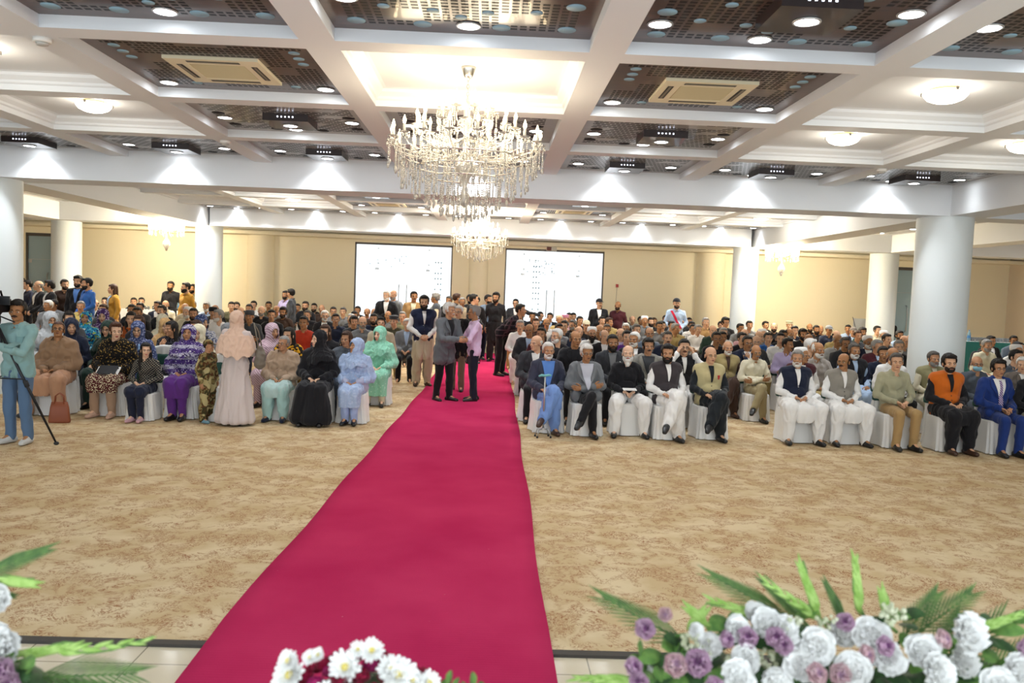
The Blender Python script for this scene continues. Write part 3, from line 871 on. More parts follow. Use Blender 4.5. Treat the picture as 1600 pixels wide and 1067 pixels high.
# girders and columns
def girder(name, x0, x1, y0, y1, z0=3.5): return struct(name, G().box(x0, x1, y0, y1, z0, 4.3), WHITE)
girder('trim_6', -8.75, 8.15, 13.4, 14.15)
girder('trim_7', -7.95+0, 7.35, 23.3, 24.1)
girder('trim_8', -8.75, -8.0, 14.15, 24.1); girder('trim_9', 7.45, 8.15, 14.15, 24.1)
girder('trim_10', -8.75, -8.0, 1.0, 13.4); girder('trim_11', 7.5, 8.15, 1.0, 13.4)
girder('trim_12', -16, -8.75, 23.3, 24.1); girder('trim_13', 8.15, 16.6, 23.3, 24.1)
girder('trim_14', -12.75, -12.1, 1.0, 23.3); girder('trim_15', 11.4, 12.05, 1.0, 23.3)
girder('trim_16', -12.1, -8.75, 13.5, 14.15, 3.5); girder('trim_17', 8.15, 11.4, 13.5, 14.15, 3.5); girder('trim_18', 12.05, 16.6, 13.5, 14.15, 3.5)
for x, y, r_, nm in ((7.64, 13.8, .44, 'nearest the camera on the right side'), (-8.25, 13.8, .44, 'cut by the left edge of the picture'), (7.35, 23.75, .36, 'beyond the right block of seats'),
                (-8.1, 23.75, .37, 'beyond the left block of seats'), (-12.3, 24.1, .4, 'beside the left glass door'), (11.6, 24.1, .4, 'beside the right glass door')):
    o = struct('column', G().lathe([(r_, 0), (r_, 3.5)], 48, cap=False), COLM); o.location = (x, y, 0)
    tag(o, 'round white plastered column '+nm, 'column')

# ceiling slab with its white coffer beams
g = G().box(-22, 22, 0, 32, 4.3, 4.45)
g.box(-8, 7.5, 1, 13.4, ZC+.12, ZC+.2)
for x in BX[1:-1]:
    g.box(x-.14, x+.14, 1.0, 13.45, ZB, 4.3)
    g.box(x-.13, x+.13, 14.1, 23.35, ZB, 4.3)
for y in BY[:-1]:
    for c in range(7): g.box(BX[c]+.14 if c else -8.0, BX[c+1]-.14 if c < 6 else 7.5, y-.13, y+.13, ZB, 4.3)
BY2 = [14.6, 16.8, 19.0, 21.2]
for y in BY2[1:]:
    for c in range(7): g.box(BX[c]+.13, BX[c+1]-.13, y-.13, y+.13, ZB, 4.3)
g.box(-16, -8.75, 1, 26, 3.99, 4.2); g.box(8.15, 16.6, 1, 26, 3.99, 4.2); g.box(-16, 16.6, 24.1, 26, 3.95, 4.2)
struct('ceiling', g, WHITE)

# crown moulding and ceiling plate of the white coffers
def white_coffer(x0, x1, y0, y1):
    g = G(); zs = [(.003, ZB+.002), (.004, ZB+.06), (.025, ZB+.075), (.03, ZB+.1), (.075, ZB+.14), (.085, ZB+.17), (.12, ZB+.18)]
    vs = []; fs = []
    for d, z in zs: vs += [(x0+d, y0+d, z), (x1-d, y0+d, z), (x1-d, y1-d, z), (x0+d, y1-d, z)]
    for i in range(len(zs)-1):
        for k in range(4): fs.append((i*4+k, (i+1)*4+k, (i+1)*4+(k+1) % 4, i*4+(k+1) % 4))
    fs.append(tuple(len(vs)-4+k for k in range(4)))
    g.add(vs, fs, 0, False); return g
TR = [19]
def coffer(x0, x1, y0, y1):
    struct('trim_%d' % TR[0], white_coffer(x0, x1, y0, y1), WHITE); TR[0] += 1

# the perforated dark panels
def perf(name, style):
    m = mat(name, '3a2a24', .32, spec=.5, coat=.15); t = NT(m); v = t.obj(); s = t.n('ShaderNodeSeparateXYZ', {0: v})
    X, Y = s.outputs[0], s.outputs[1]
    fx, fy = (1/.072, 1/.062) if style == 'grid' else ((1/.055, 1/.07) if style == 'fine' else (1/.12, 1/.055))
    gx, gy = t.math('MULTIPLY', X, fx), t.math('MULTIPLY', Y, fy)
    if style == 'maze':
        row = t.math('FLOOR', gy); gx = t.math('ADD', gx, t.math('MULTIPLY', row, .37))
    hx = t.math('LESS_THAN', t.math('ABSOLUTE', t.math('SUBTRACT', t.math('FRACT', gx), .5)), .36 if style != 'maze' else .42)
    hy = t.math('LESS_THAN', t.math('ABSOLUTE', t.math('SUBTRACT', t.math('FRACT', gy), .5)), .34 if style != 'maze' else .3)
    h = t.math('MULTIPLY', hx, hy)
    k = 4 if style != 'maze' else 3
    cb = t.n('ShaderNodeCombineXYZ', {0: t.math('FLOOR', t.math('DIVIDE', gx, k)), 1: t.math('FLOOR', t.math('DIVIDE', gy, k))}).outputs[0]
    wn = t.n('ShaderNodeTexWhiteNoise', {'Vector': cb}).outputs[0]
    h = t.math('MULTIPLY', h, t.math('GREATER_THAN', wn, .22))
    # a plain border round the panel
    bx = t.math('LESS_THAN', t.math('ABSOLUTE', X), .86); by = t.math('LESS_THAN', t.math('ABSOLUTE', Y), .86)
    h = t.math('MULTIPLY', h, t.math('MULTIPLY', bx, by))
    wood = t.mix(t.step(t.noise(t.obj((1, 12, 1)), 4, 3)[0], .3, .7), '3a2720' if style != 'maze' else '7d7874', '58392b' if style != 'maze' else '9c9790')
    t.color(t.mix(h, wood, '0b090a'))
    t.t.links.new(t.math('ADD', t.math('MULTIPLY', h, .5), .28), t.b.inputs['Roughness'])
    return m
PERF = {'grid': perf('panel_wood_large_holes', 'grid'), 'fine': perf('panel_wood_small_holes', 'fine'), 'maze': perf('panel_grey_fretwork', 'maze')}
LAMP = mat('downlight_glow', 'ffffff', .4, emit='f6fbff', es=14)
RINGM = mat('downlight_ring', 'c9c9c9', .3, .6)
HOLE = mat('round_opening', '8fb2c4', .6); HOLED = mat('round_opening_dark', '1b1a1c', .7)
BOXM = mat('dark_wood_box', '2c2120', .3, coat=.3)
LEDM = mat('led_glow', 'ffffff', .4, emit='dfe8ff', es=3)
GRILLE = mat('ac_grille', 'cdbd94', .6); ACW = mat('ac_casing', 'e8dfc0', .45); SLOT = mat('ac_slot', '1c1a18', .5)
def spot(parent, x, y, z, e, size=128, col=(.94, .97, 1)):
    l = bpy.data.lights.new('downlight_beam', 'SPOT'); l.energy = e; l.spot_size = R(size); l.spot_blend = 1.0; l.shadow_soft_size = .07; l.color = col
    o = bpy.data.objects.new('downlight_beam', l); COL.objects.link(o); o.parent = parent; o.location = (x, y, z)
def downlight(T, x, y, z, e=0, size=118, r_=.082, col=(.94, .97, 1)):
    o = meshobj('downlight', cached(('dl', r_), lambda: G().lathe([(r_, .0), (r_*.98, -.008), (.001, -.010)], 24, cap=False)), LAMP, T); o.location = (x, y, z)
    q = meshobj('ring', cached(('dlr', r_), lambda: G().lathe([(r_, .002), (r_*1.18, -.002), (r_*1.15, -.010), (r_*.99, -.012), (r_*.97, .0)], 24, cap=False)), RINGM, o)
    if e: spot(o, 0, 0, -.03, e, size, col)
    return o
def openings(pts, rr, z):
    g = G()
    for x, y in pts: g.lathe([(.001, z-.004), (rr, z-.004), (rr*1.0, z), ], 20, mtx=Matrix.Translation((x, y, 0)), cap=False)
    return g
COLN = ['first', 'second', 'third', 'middle', 'fifth', 'sixth', 'seventh']
def bayname(c): return COLN[c]+' bay from the left' if c != 3 else 'middle bay'
def panel(c, y0, y1, style, dls, label, box=None, ac=False, holes=None, energy=0, yn=0, holem=HOLE):
    x0 = BX[c]+.14 if c else -8.0; x1 = BX[c+1]-.14 if c < 6 else 7.5
    xc, yc = (x0+x1)/2, (y0+y1)/2; hx, hy = (x1-x0)/2, (y1-y0)/2
    T = empty('ceiling_panel', (xc, yc, ZP), 0, label, 'ceiling panel', 'dark perforated ceiling panels')
    def pm():
        g = G().box(-hx, hx, -hy, hy, 0, .03); return g
    meshobj('perforated_board', pm().me(), PERF[style], T)
    for x, y, e in dls: downlight(T, x, y, -.001, e)
    if holes:
        for rr, pts in holes:
            meshobj('round_openings', openings(pts, rr, 0).me(), holem, T)
    if box:
        b = meshobj('light_box', G().box(-.27, .27, -.27, .27, -.085, 0).me(), BOXM, T); b.location = (box[0], box[1], 0)
        for k in range(5):
            l = meshobj('led', cached(('led',), lambda: G().box(-.008, .008, -.273, -.27, -.045, -.03)), LEDM, b); l.location = (-.09+.045*k, 0, 0)
        downlight(b, 0, 0, -.086, box[2] if len(box) > 2 else 0)
    if ac:
        A = empty('air_conditioner', (xc-.03, yc+.16, ZP-.001), 0, ac, 'air conditioner', 'ceiling cassette air conditioners')
        g = G(); w = .43
        g.box(-w, w, -w, -.26, -.03, 0).box(-w, w, .26, w, -.03, 0).box(-w, -.26, -.26, .26, -.03, 0).box(.26, w, -.26, .26, -.03, 0)
        meshobj('casing', g.me(), ACW, A)
        gg = G().box(-.26, .26, -.26, .26, -.024, -.005)
        for k in range(24): gg.box(-.25, .25, -.25+k*.0212, -.242+k*.0212, -.028, -.024)
        meshobj('intake_grille', gg.me(), GRILLE, A)
        for k in range(4):
            mt = Matrix.Rotation(k*math.pi/2, 4, 'Z')
            sl = meshobj('air_slot', G().box(-.24, .24, -.37, -.315, -.032, -.029, mtx=mt).me(), SLOT, A)
            meshobj('vane', G().box(-.23, .23, -.356, -.335, -.036, -.032, mtx=mt).me(), mat('ac_vane', '7d7461', .4), sl)
BIGH = [(.07, [(-.8, -.8), (-.8, .8), (.8, -.8), (.8, .8), (-.3, .82), (.3, .82), (-.3, -.82), (.3, -.82), (.82, .3), (.82, -.3), (-.82, .3), (-.82, -.3)]),
        (.045, [(-.55, .45), (.55, .45), (-.2, .5), (.2, .5), (-.55, -.4), (.55, -.4), (0, .62), (-.42, .1), (.42, .1), (-.42, -.12), (.42, -.12), (0, -.55)])]
SMALLH = [(.05, [(-.78, -.5), (-.78, -.32), (-.78, -.14), (.78, -.5), (.78, -.32), (.78, -.14), (-.2, -.78), (0, -.8), (.2, -.78), (-.5, -.72), (.5, -.72), (-.5, .75), (.5, .75)])]
# front field, nearest row: large-holed panels
rows = [(BY[i]+.13, BY[i+1]-.13) for i in range(4)]+[(BY[4]+.13, 13.4)]
for c, bx in ((2, None), (3, None), (4, (.45, .35, 6)), (5, None)):
    panel(c, *rows[1], 'grid', [(.05 if c < 4 else .05, .80, 22), (-.8, .3, 0)] if c != 4 else [(0, .80, 22), (-.82, .55, 10), (.82, .1, 10)],
          'large-holed dark panel nearest the camera, %s' % bayname(c), box=(.1, .1, 8) if c == 4 else None, holes=BIGH)
    panel(c, *rows[0], 'grid', [(0, .80, 22), (0, -.2, 22)], 'large-holed dark panel at the top edge, %s' % bayname(c), holes=BIGH) if c in (3,) else None
# row with the cassettes
for c in (2, 4):
    panel(c, *rows[2], 'fine', [(-.78, .78, 14), (.78, .78, 14), (-.78, -.78, 14)] if False else [(-.8, .78, 14), (.8, .78, 14)], 'brown panel round the %s air conditioner' % ('left' if c == 2 else 'right'),
          ac='square cream ceiling air conditioner %s of the large chandelier' % ('left' if c == 2 else 'right'), holes=SMALLH)
coffer(BX[3]+.14, BX[4]-.14, *rows[2])
for c in (0, 1, 5, 6): coffer(BX[c]+.14 if c else -8., BX[c+1]-.14 if c < 6 else 7.5, *rows[2])
for c in (0, 1, 6): coffer(BX[c]+.14 if c else -8., BX[c+1]-.14 if c < 6 else 7.5, *rows[1])
for c in (0, 1, 5, 6): coffer(BX[c]+.14 if c else -8., BX[c+1]-.14 if c < 6 else 7.5, *rows[3])
for c in (2, 3, 4):
    panel(c, *rows[3], 'maze', [(-.78, .2, 10), (.78, .2, 10)]+([(-.05, .8, 10)] if c != 3 else []), 'fretwork panel in the third row, %s' % bayname(c), box=(.05, .1, 6) if c != 3 else None, holes=[(.075, [(-.78, .62), (.78, .62), (-.78, -.05), (.78, -.05), (-.3, .82), (.3, .82)])], holem=HOLED)
for c in range(7):
    panel(c, *rows[4], 'maze', [(-.72, .35, 9), (.72, .35, 9), (-.15 if c != 3 else 0, .78, 85)], 'fretwork panel against the first girder, %s' % bayname(c), box=(.0, .35, 6) if c != 3 else None, holes=[(.07, [(-.78, .65), (.78, .65), (-.4, .78), (.4, .78)])], holem=HOLED)
# second field
rows2 = [(14.15, BY2[1]-.13), (BY2[1]+.13, BY2[2]-.13), (BY2[2]+.13, BY2[3]-.13), (BY2[3]+.13, 23.3)]
for c in (2, 4):
    panel(c, *rows2[1], 'maze', [(-.75, .5, 60), (.75, .5, 60)], 'fretwork panel just past the first girder, %s' % bayname(c), box=(.0, .2, 8))
    panel(c, *rows2[2], 'fine', [(-.75, .7, 60), (.75, .7, 60)], 'brown panel round the far %s air conditioner' % ('left' if c == 2 else 'right'), ac='far cream ceiling air conditioner %s of the small chandelier' % ('left' if c == 2 else 'right'))
    panel(c, *rows2[0], 'maze', [(-.75, .7, 60), (.75, .7, 60)], 'fretwork panel hidden close behind the first girder, %s' % bayname(c))
for c in (0, 1, 3, 5, 6):
    for r_ in (0, 1, 2): coffer(BX[c]+.13 if c else -8., BX[c+1]-.13 if c < 6 else 7.45, *rows2[r_])
for c in range(7):
    panel(c, *rows2[3], 'maze', [(-.7, .5, 75), (.7, .5, 75), (-.1, .88, 50)], 'fretwork panel against the rear girder, %s' % bayname(c))
# side fields: small dark panels with downlights
for x, y, lb in ((-10.4, 21.6, 'dark ceiling panel over the left side aisle, near the glass door'), (-10.4, 17.5, 'dark ceiling panel over the left side aisle, nearer the camera'), (9.8, 21.4, 'dark ceiling panel over the right side aisle, near the glass door'),
                 (9.8, 17.5, 'dark ceiling panel over the right side aisle, nearer the camera'), (14.2, 21.5, 'dark ceiling panel at the far right, above the glass-laden table')):
    T = empty('ceiling_panel', (x, y, 3.96), 0, lb, 'ceiling panel', 'dark perforated ceiling panels')
    meshobj('perforated_board', G().box(-1.3, 1.3, -1.2, 1.2, 0, .03).me(), PERF['maze'], T)
    for dx, dy, e in ((-.8, .9, 95), (.8, .9, 95), (-.9, -.6, 90), (.9, -.6, 90)): downlight(T, dx, dy, -.001, e)
for x, y in ((-8.95, 19.0), (8.35, 18.5)): pass
# dome lamps in the white coffers
DOME = mat('dome_glass', 'ffffff', .4, emit='fff3dc', es=7)
def dome(x, y, z, label, en=5):
    T = empty('dome_lamp', (x, y, z), 0, label, 'ceiling lamp', 'frosted glass dome lamps')
    def dm():
        g = G().lathe([(.2, -.035), (.195, -.06), (.165, -.095), (.11, -.12), (.05, -.132), (.001, -.134)], 32, cap=False); return g
    d = meshobj('glass_dome', cached(('dome',), dm), DOME, T)
    meshobj('ceiling_plate', cached(('domep',), lambda: G().lathe([(.15, 0), (.15, -.03), (.02, -.035)], 32)), mat('lamp_plate', 'b08a56', .4, .3), T)
    for k in range(3):
        a = k*2*math.pi/3+.5; cl = meshobj('clip', cached(('clip',), lambda: G().box(-.014, .014, -.012, .012, -.055, -.022)), mat('lamp_clip', '8d8a84', .3, .8), T)
        cl.location = (.2*math.cos(a), .2*math.sin(a), 0)
    l = bpy.data.lights.new('dome_bulb', 'POINT'); l.energy = en; l.shadow_soft_size = .16; l.color = (1, .93, .8)
    o = bpy.data.objects.new('dome_bulb', l); COL.objects.link(o); o.parent = T; o.location = (0, 0, -.32)
ZD = ZB+.18
mid = lambda r_: (r_[0]+r_[1])/2
for c, r_, nm in ((1, rows[2], 'cut by the left edge of the picture'), (1, rows[3], 'above the seated women, in a white coffer'), (5, rows[2], 'largest, right of the air conditioner'), (5, rows[3], 'in the white coffer behind the largest one'),
                  (6, rows[3], 'at the far right, in the bay beside the right girder')):
    dome(cx_(c), mid(r_), ZD, 'round frosted dome lamp '+nm)
for c, r_, nm in ((1, rows2[1], 'leftmost behind the first girder, nearer row'), (1, rows2[2], 'leftmost behind the first girder, farther row'), (2-0, None, ''), (5, rows2[1], 'right of the chandeliers behind the girder, nearer row'),
                  (5, rows2[2], 'right of the chandeliers behind the girder, farther row'), (6, rows2[1], 'rightmost behind the first girder, nearer row'), (6, rows2[2], 'rightmost behind the first girder, farther row'), (0, rows2[1], '')):
    if r_ and nm: dome(cx_(c), mid(r_), ZD, 'round frosted dome lamp '+nm, 16)
# smoke detectors
for x, y, nm in ((BX[2], 6.9, 'front left beam crossing'), (BX[2], 11.5, 'left beam crossing near the first girder'), (BX[6], 11.5, 'right beam crossing near the first girder')):
    T = empty('smoke_detector', (x, y, ZB), 0, 'small white smoke detector on the '+nm, 'smoke detector', 'smoke detectors')
    meshobj('base', cached(('smb',), lambda: G().lathe([(.07, 0), (.07, -.03), (.06, -.035)], 24)), mat('detector_white', 'e6e4de', .5), T)
    meshobj('sensor', cached(('sms',), lambda: G().lathe([(.05, -.035), (.045, -.055), (.02, -.06)], 24)), mat('detector_grey', 'b9b7b0', .5), T)

# glazed doors in the rear wall
FRAME = mat('door_frame_dark', '57504a', .4)
def frost():
    m = mat('frosted_glass', 'f2f6f8', .35, spec=.4); t = NT(m); v = t.obj()
    nt = m.node_tree; out = [n for n in nt.nodes if n.type == 'OUTPUT_MATERIAL'][0]
    tl = t.n('ShaderNodeBsdfTranslucent', {0: lin('f4f8fa')}); tr = t.n('ShaderNodeBsdfTransparent', {0: lin('ffffff')})
    mx = t.n('ShaderNodeMixShader', {0: .75, 1: tl.outputs[0], 2: tr.outputs[0]})
    # pale dot-and-leaf film on the glass
    n1 = t.noise(v, 9, 2)[0]; s = t.n('ShaderNodeSeparateXYZ', {0: v})
    m2 = t.n('ShaderNodeMixShader', {0: .12, 1: mx.outputs[0], 2: t.b.outputs[0]})
    nt.links.new(m2.outputs[0], out.inputs[0]); return m
FROST = frost()
STEEL = mat('brushed_steel', 'b4b6b8', .3, .9)
def glass_front(k, x0, x1, dx0, dx1):
    z1 = 3.34; y = 26.05
    T = empty('window_%d' % k, ((x0+x1)/2, y, 0)); T['kind'] = 'structure'
    xc = (x0+x1)/2
    fr = G().box(x0-xc, x1-xc, -.04, .05, z1-.06, z1).box(x0-xc, x0-xc+.04, -.04, .05, 0, z1).box(x1-xc-.04, x1-xc, -.04, .05, 0, z1)
    meshobj('window_frame', fr.me(), FRAME, T)
    gl = G().box(x0-xc+.04, dx0-xc-.01, 0, .012, 0, z1-.06).box(dx1-xc+.01, x1-xc-.04, 0, .012, 0, z1-.06).box(dx0-xc-.005, dx1-xc+.005, 0, .012, 2.55, z1-.06)
    meshobj('glass_pane', gl.me(), FROST, T)
    fit = G()
    for xx in (dx0, dx1):
        fit.box(xx-xc-.09, xx-xc+.03, -.012, .022, 2.5, 2.56)
        for zz in (3.15, 2.68): fit.box(xx-xc-.03, xx-xc+.03, -.012, .022, zz, zz+.04)
    meshobj('glass_clamp', fit.me(), STEEL, T)
    m_ = (dx0+dx1)/2
    for a, b, s in ((dx0, m_-.004, 1), (m_+.004, dx1, -1)):
        D = meshobj('glass_door', G().box(a+.01-xc, b-.01-xc, 0, .012, .02, 2.5).me(), FROST, T)
        hx = (b-.12 if s > 0 else a+.12)-xc
        meshobj('pull_handle', G().tube([(hx, -.0, 1.2), (hx, -.06, 1.22), (hx, -.07, 1.35), (hx, -.07, 1.9), (hx, -.06, 2.03), (hx, 0, 2.05)], .014, 8).me(), STEEL, D)
    # film motifs of little dark dots and bars
    g = G(); rr = random.Random(k)
    for col_ in range(3):
        px = (x1-.55+col_*.09)-xc if k == 1 else (x0+.9+col_*.09)-xc
        for j in range(12):
            if rr.random() < .75: g.box(px, px+.035, -.003, -.001, .9+j*.17, .9+j*.17+.045)
    for j in range(26 if k == 2 else 10):
        px = (x0-xc+.3+rr.random()*1.3); pz = 2.5+rr.random()*.5; g.box(px, px+.03, -.003, -.001, pz, pz+.03)
    meshobj('film_motif', g.me(), mat('film_blue', '7d97a8', .6), T)
glass_front(1, -4.33, -1.26, -3.6, -2.0)
glass_front(2, .40, 3.54, 1.0, 2.75)
# exit light over the right glass front, an alarm box with its wire
T = empty('exit_light', (1.85, 25.93, 3.36), 0, 'small exit sign box above the right glass doors', 'sign')
meshobj('case', G().box(-.16, .16, -.03, .03, -.07, .07).me(), mat('sign_case', 'c8c4bc', .5), T)
meshobj('sign_face', G().box(-.15, -.01, -.034, -.03, -.06, .06).me(), mat('sign_brown', '6b3a34', .5), T)
T = empty('fire_alarm', (3.98, 25.97, 2.28), 0, 'small red fire alarm on the cream wall right of the glass doors', 'alarm')
meshobj('housing', G().box(-.04, .04, -.04, .02, -.05, .05).me(), mat('alarm_red', 'b4322a', .4), T)
meshobj('wire', G().tube([(0, 0, -.05), (-.015, .01, -.5), (-.03, .01, -.95)], .006, 6).me(), mat('wire_grey', '8b7f6d', .6), T)
# side glass doors
def side_glass(k, x0, x1, y, rz):
    T = empty('door_%d' % k, ((x0+x1)/2, y, 0), rz); T['kind'] = 'structure'; w = (x1-x0)/2
    meshobj('door_frame', G().box(-w-.06, w+.06, -.04, .05, 3.06, 3.15).box(-w-.06, -w, -.04, .05, 0, 3.1).me(), FRAME, T)
    D = meshobj('glass_door', G().box(-w, w, 0, .012, 0, 3.06).me(), mat('pale_blue_glass', 'b9d4de', .25, trans=.35, spec=.5), T)
    meshobj('glass_clamp', G().box(-w, -w+.1, -.012, .02, 2.28, 2.38).box(w-.1, w, -.012, .02, 2.28, 2.38).box(-w, w, -.006, -.002, 2.38, 2.39).me(), STEEL, T)
    meshobj('pull_handle', G().tube([(w*.2, 0, 1.2), (w*.2, -.07, 1.25), (w*.2, -.09, 1.6), (w*.2, -.07, 1.95), (w*.2, 0, 2.0)], .016, 8).me(), STEEL, D)
side_glass(1, -13.55, -12.6, 24.4, R(0)); side_glass(2, 11.9, 12.9, 24.4, R(0))

# ================================================================ chandeliers
CRY = mat('crystal', 'e6e1d8', .06, trans=.6, spec=.9); GLD = mat('gilt_metal', 'c09a4a', .3, .9); CHROME = mat('polished_nickel', 'c9c6c0', .2, .9)
FLAME = mat('candle_bulb_glow', 'ffffff', .4, emit='ffe2b0', es=12); WAX = mat('candle_sleeve', 'f3ecda', .5)
def strand_g(n, rb=.0085, drop=.03, seg=5):
    g = G(); z = 0
    for k in range(n):
        g.ell((0, 0, z-rb), (rb, rb, rb), seg, 3); z -= rb*2.15
    g.ell((0, 0, z-drop), (drop*.5, drop*.28, drop), 6, 4)
    return g
def arm_mesh(r_, rise, th=.007):
    return cached(('charm', r_, rise), lambda: G().tube([(.03, 0, 0), (r_*.35, 0, -.06), (r_*.7, 0, -.045), (r_*.93, 0, -.0), (r_, 0, rise)], [th, th, th, th*.8, th*.8], 6))
def chandelier(x, y, ztop, tiers, name, label, group=None, drops=(), stem=1.15, energy=40, chain=.27, shade=False, metal=None, sc=1.0, light=True):
    T = empty(name, (x, y, ztop), 0, label, 'chandelier', group, sc)
    metal = metal or CHROME
    meshobj('canopy', cached(('canopy',), lambda: G().lathe([(.001, 0), (.07, 0), (.065, -.02), (.045, -.08), (.03, -.1), (.001, -.105)], 20, cap=False)), metal, T)
    ch = G()
    for k in range(int((chain-.08)/.035)+1):
        mt = Matrix.Translation((0, 0, -.11-.035*k)) @ Matrix.Rotation((k % 2)*math.pi/2, 4, 'Z')
        ch.tube([mt @ V(.011*math.cos(a), 0, .022*math.sin(a)) for a in [2*math.pi*q/8 for q in range(9)]], .003, 4)
    meshobj('chain', ch.me(), metal, T)
    zt = -chain
    st = G().lathe([(.001, zt), (.012, zt-.02), (.035, zt-.08), (.014, zt-.14), (.05, zt-.22), (.07, zt-.3), (.02, zt-.36), (.02, zt-.5), (.09, zt-.6), (.11, zt-.68), (.05, zt-.76), (.02, zt-.85), (.05, zt-stem+.12), (.001, zt-stem+.05)], 16, cap=False)
    meshobj('centre_stem', st.me(), CRY, T)
    for (n, r_, z, rise, sl, ph) in tiers:
        for k in range(n):
            a = 2*math.pi*(k+ph)/n
            A = meshobj('arm', arm_mesh(r_, rise), metal if shade else CRY, T); A.location = (0, 0, z); A.rotation_euler = (0, 0, a)
            def pan():
                g = G().lathe([(.012, 0), (.05, .012), (.052, .016), (.02, .01)], 14, cap=False)
                for q in range(8): b = q*math.pi/4; g.ell((.048*math.cos(b), .048*math.sin(b), -.02), (.006, .006, .022), 5, 4)
                return g
            o = meshobj('drip_pan', cached(('pan',), pan), CRY, A); o.location = (r_, 0, rise)
            if shade:
                o = meshobj('lamp_shade', cached(('tulip',), lambda: G().lathe([(.02, 0), (.04, .02), (.045, .11), (.05, .13)], 12, cap=False)), mat('lamp_glass', 'ffffff', .4, emit='ffdca0', es=9), A); o.location = (r_, 0, rise)
            else:
                o = meshobj('candle', cached(('candle',), lambda: G().lathe([(.001, .0), (.0125, .0), (.0125, .075), (.001, .077)], 8, cap=False)), WAX, A); o.location = (r_, 0, rise+.01)
                o = meshobj('candle_bulb', cached(('bulb',), lambda: G().lathe([(.008, .075), (.0165, .095), (.015, .115), (.006, .14), (.001, .155)], 8, cap=False)), FLAME, A); o.location = (r_, 0, rise+.01)
            if sl: 
                o = meshobj('crystal_strand', cached(('strand', sl), lambda: strand_g(sl)), CRY, A); o.location = (r_+.03, 0, rise-.01)
                o = meshobj('crystal_strand', cached(('strand', sl-2), lambda: strand_g(sl-2)), CRY, A); o.location = (r_*.93, .06*r_, -.02)
    cnt = 0; rest = G()
    for (n, r_, z, nb) in drops:
        for k in range(n):
            a = 2*math.pi*(k+.31*(n % 3))/n; p = (r_*math.cos(a), r_*math.sin(a), z-.015*((k*7) % 3))
            if cnt < 95:
                o = meshobj('crystal_strand', cached(('strand', nb), lambda: strand_g(nb)), CRY, T); o.location = p; o.rotation_euler = (0, 0, a+k); cnt += 1
            else: rest.join(strand_g(nb, seg=5), Matrix.Translation(p) @ Matrix.Rotation(a+k, 4, 'Z'))
    if rest.v: tag(meshobj('crystal_curtain', rest.me(), CRY, T), kind='stuff')
    hoops = G()
    for (n, r_, z, nb) in drops[:3]:
        hoops.tube([(r_*math.cos(q*math.pi/16), r_*math.sin(q*math.pi/16), z+.005) for q in range(33)], .006, 5)
    if hoops.v: meshobj('crystal_hoop', hoops.me(), metal, T)
    if light:
        for k in range(4):
            l = bpy.data.lights.new('chandelier_glow', 'POINT'); l.energy = energy; l.shadow_soft_size = .22; l.color = (1, .86, .62)
            o = bpy.data.objects.new('chandelier_glow', l); COL.objects.link(o); o.parent = T; o.location = (.45*math.cos(k*math.pi/2+.4), .45*math.sin(k*math.pi/2+.4), -.62)
    return T
chandelier(-.29, 7.86, ZD, [(18, .70, -.80, .08, 10, 0), (14, .47, -.66, .08, 9, .5), (9, .25, -.52, .1, 6, .2)], 'chandelier', 'large crystal candle chandelier hanging over the red aisle',
           drops=[(34, .60, -.86, 12), (28, .47, -.95, 12), (22, .34, -1.04, 12), (16, .22, -1.12, 11), (9, .1, -1.18, 10), (30, .66, -.8, 8), (24, .40, -.72, 8), (16, .28, -.6, 7), (20, .2, -.8, 9)], stem=1.1, energy=11)
chandelier(-.33, 20.1, ZD, [(16, .66, -.85, .08, 9, 0), (12, .44, -.7, .08, 8, .5), (7, .22, -.56, .1, 0, .2)], 'chandelier', 'smaller crystal chandelier hanging farther down the hall over the aisle',
           drops=[(30, .56, -.9, 12), (24, .42, -1.0, 12), (16, .28, -1.08, 11), (9, .12, -1.15, 10)], stem=1.1, energy=45, chain=.34)
chandelier(-9.02, 23.0, 4.0, [(12, .42, -.72, .05, 6, 0), (6, .22, -.6, .06, 0, .3)], 'chandelier', 'gilt chandelier with glowing glass shades beside the left far column', 'gilt side chandeliers', stem=.85, energy=95, shade=True, metal=GLD, chain=.42)
chandelier(8.15, 23.0, 4.0, [(12, .42, -.76, .05, 6, 0), (6, .22, -.64, .06, 0, .3)], 'chandelier', 'gilt chandelier with glowing glass shades beside the right far column', 'gilt side chandeliers', stem=.88, energy=95, shade=True, metal=GLD, chain=.45)

# ================================================================ chairs
SATIN = mat('white_satin_cover', 'e4e3e0', .5, sheen=.3); SASH = mat('green_sash', '1b4a40', .6)
def seat_cover_g():
    g = G(); n = 96; lev = [(.475, .0, .0), (.478, 1, 0), (.46, 1.03, .1), (.38, 1.04, .4), (.3, 1.05, .6), (.2, 1.07, .8), (.1, 1.1, 1.0), (.012, 1.14, 1.25)]; vs = []; fs = []
    for z, s, f in lev:
        for k in range(n):
            t = 2*math.pi*k/n; c, s_ = math.cos(t), math.sin(t); p = 5
            x = math.copysign(abs(c)**(2/p), c)*.215; y = math.copysign(abs(s_)**(2/p), s_)*.215
            w = 1+.05*f*math.sin(t*11+z*5)+.035*f*math.sin(t*19+1+z*9)
            sc = max(s, .02)
            vs.append((x*sc*w, y*sc*w-.02, z))
    for i in range(len(lev)-1):
        for k in range(n): fs.append((i*n+k, i*n+(k+1) % n, (i+1)*n+(k+1) % n, (i+1)*n+k))
    g.add(vs, fs); return g
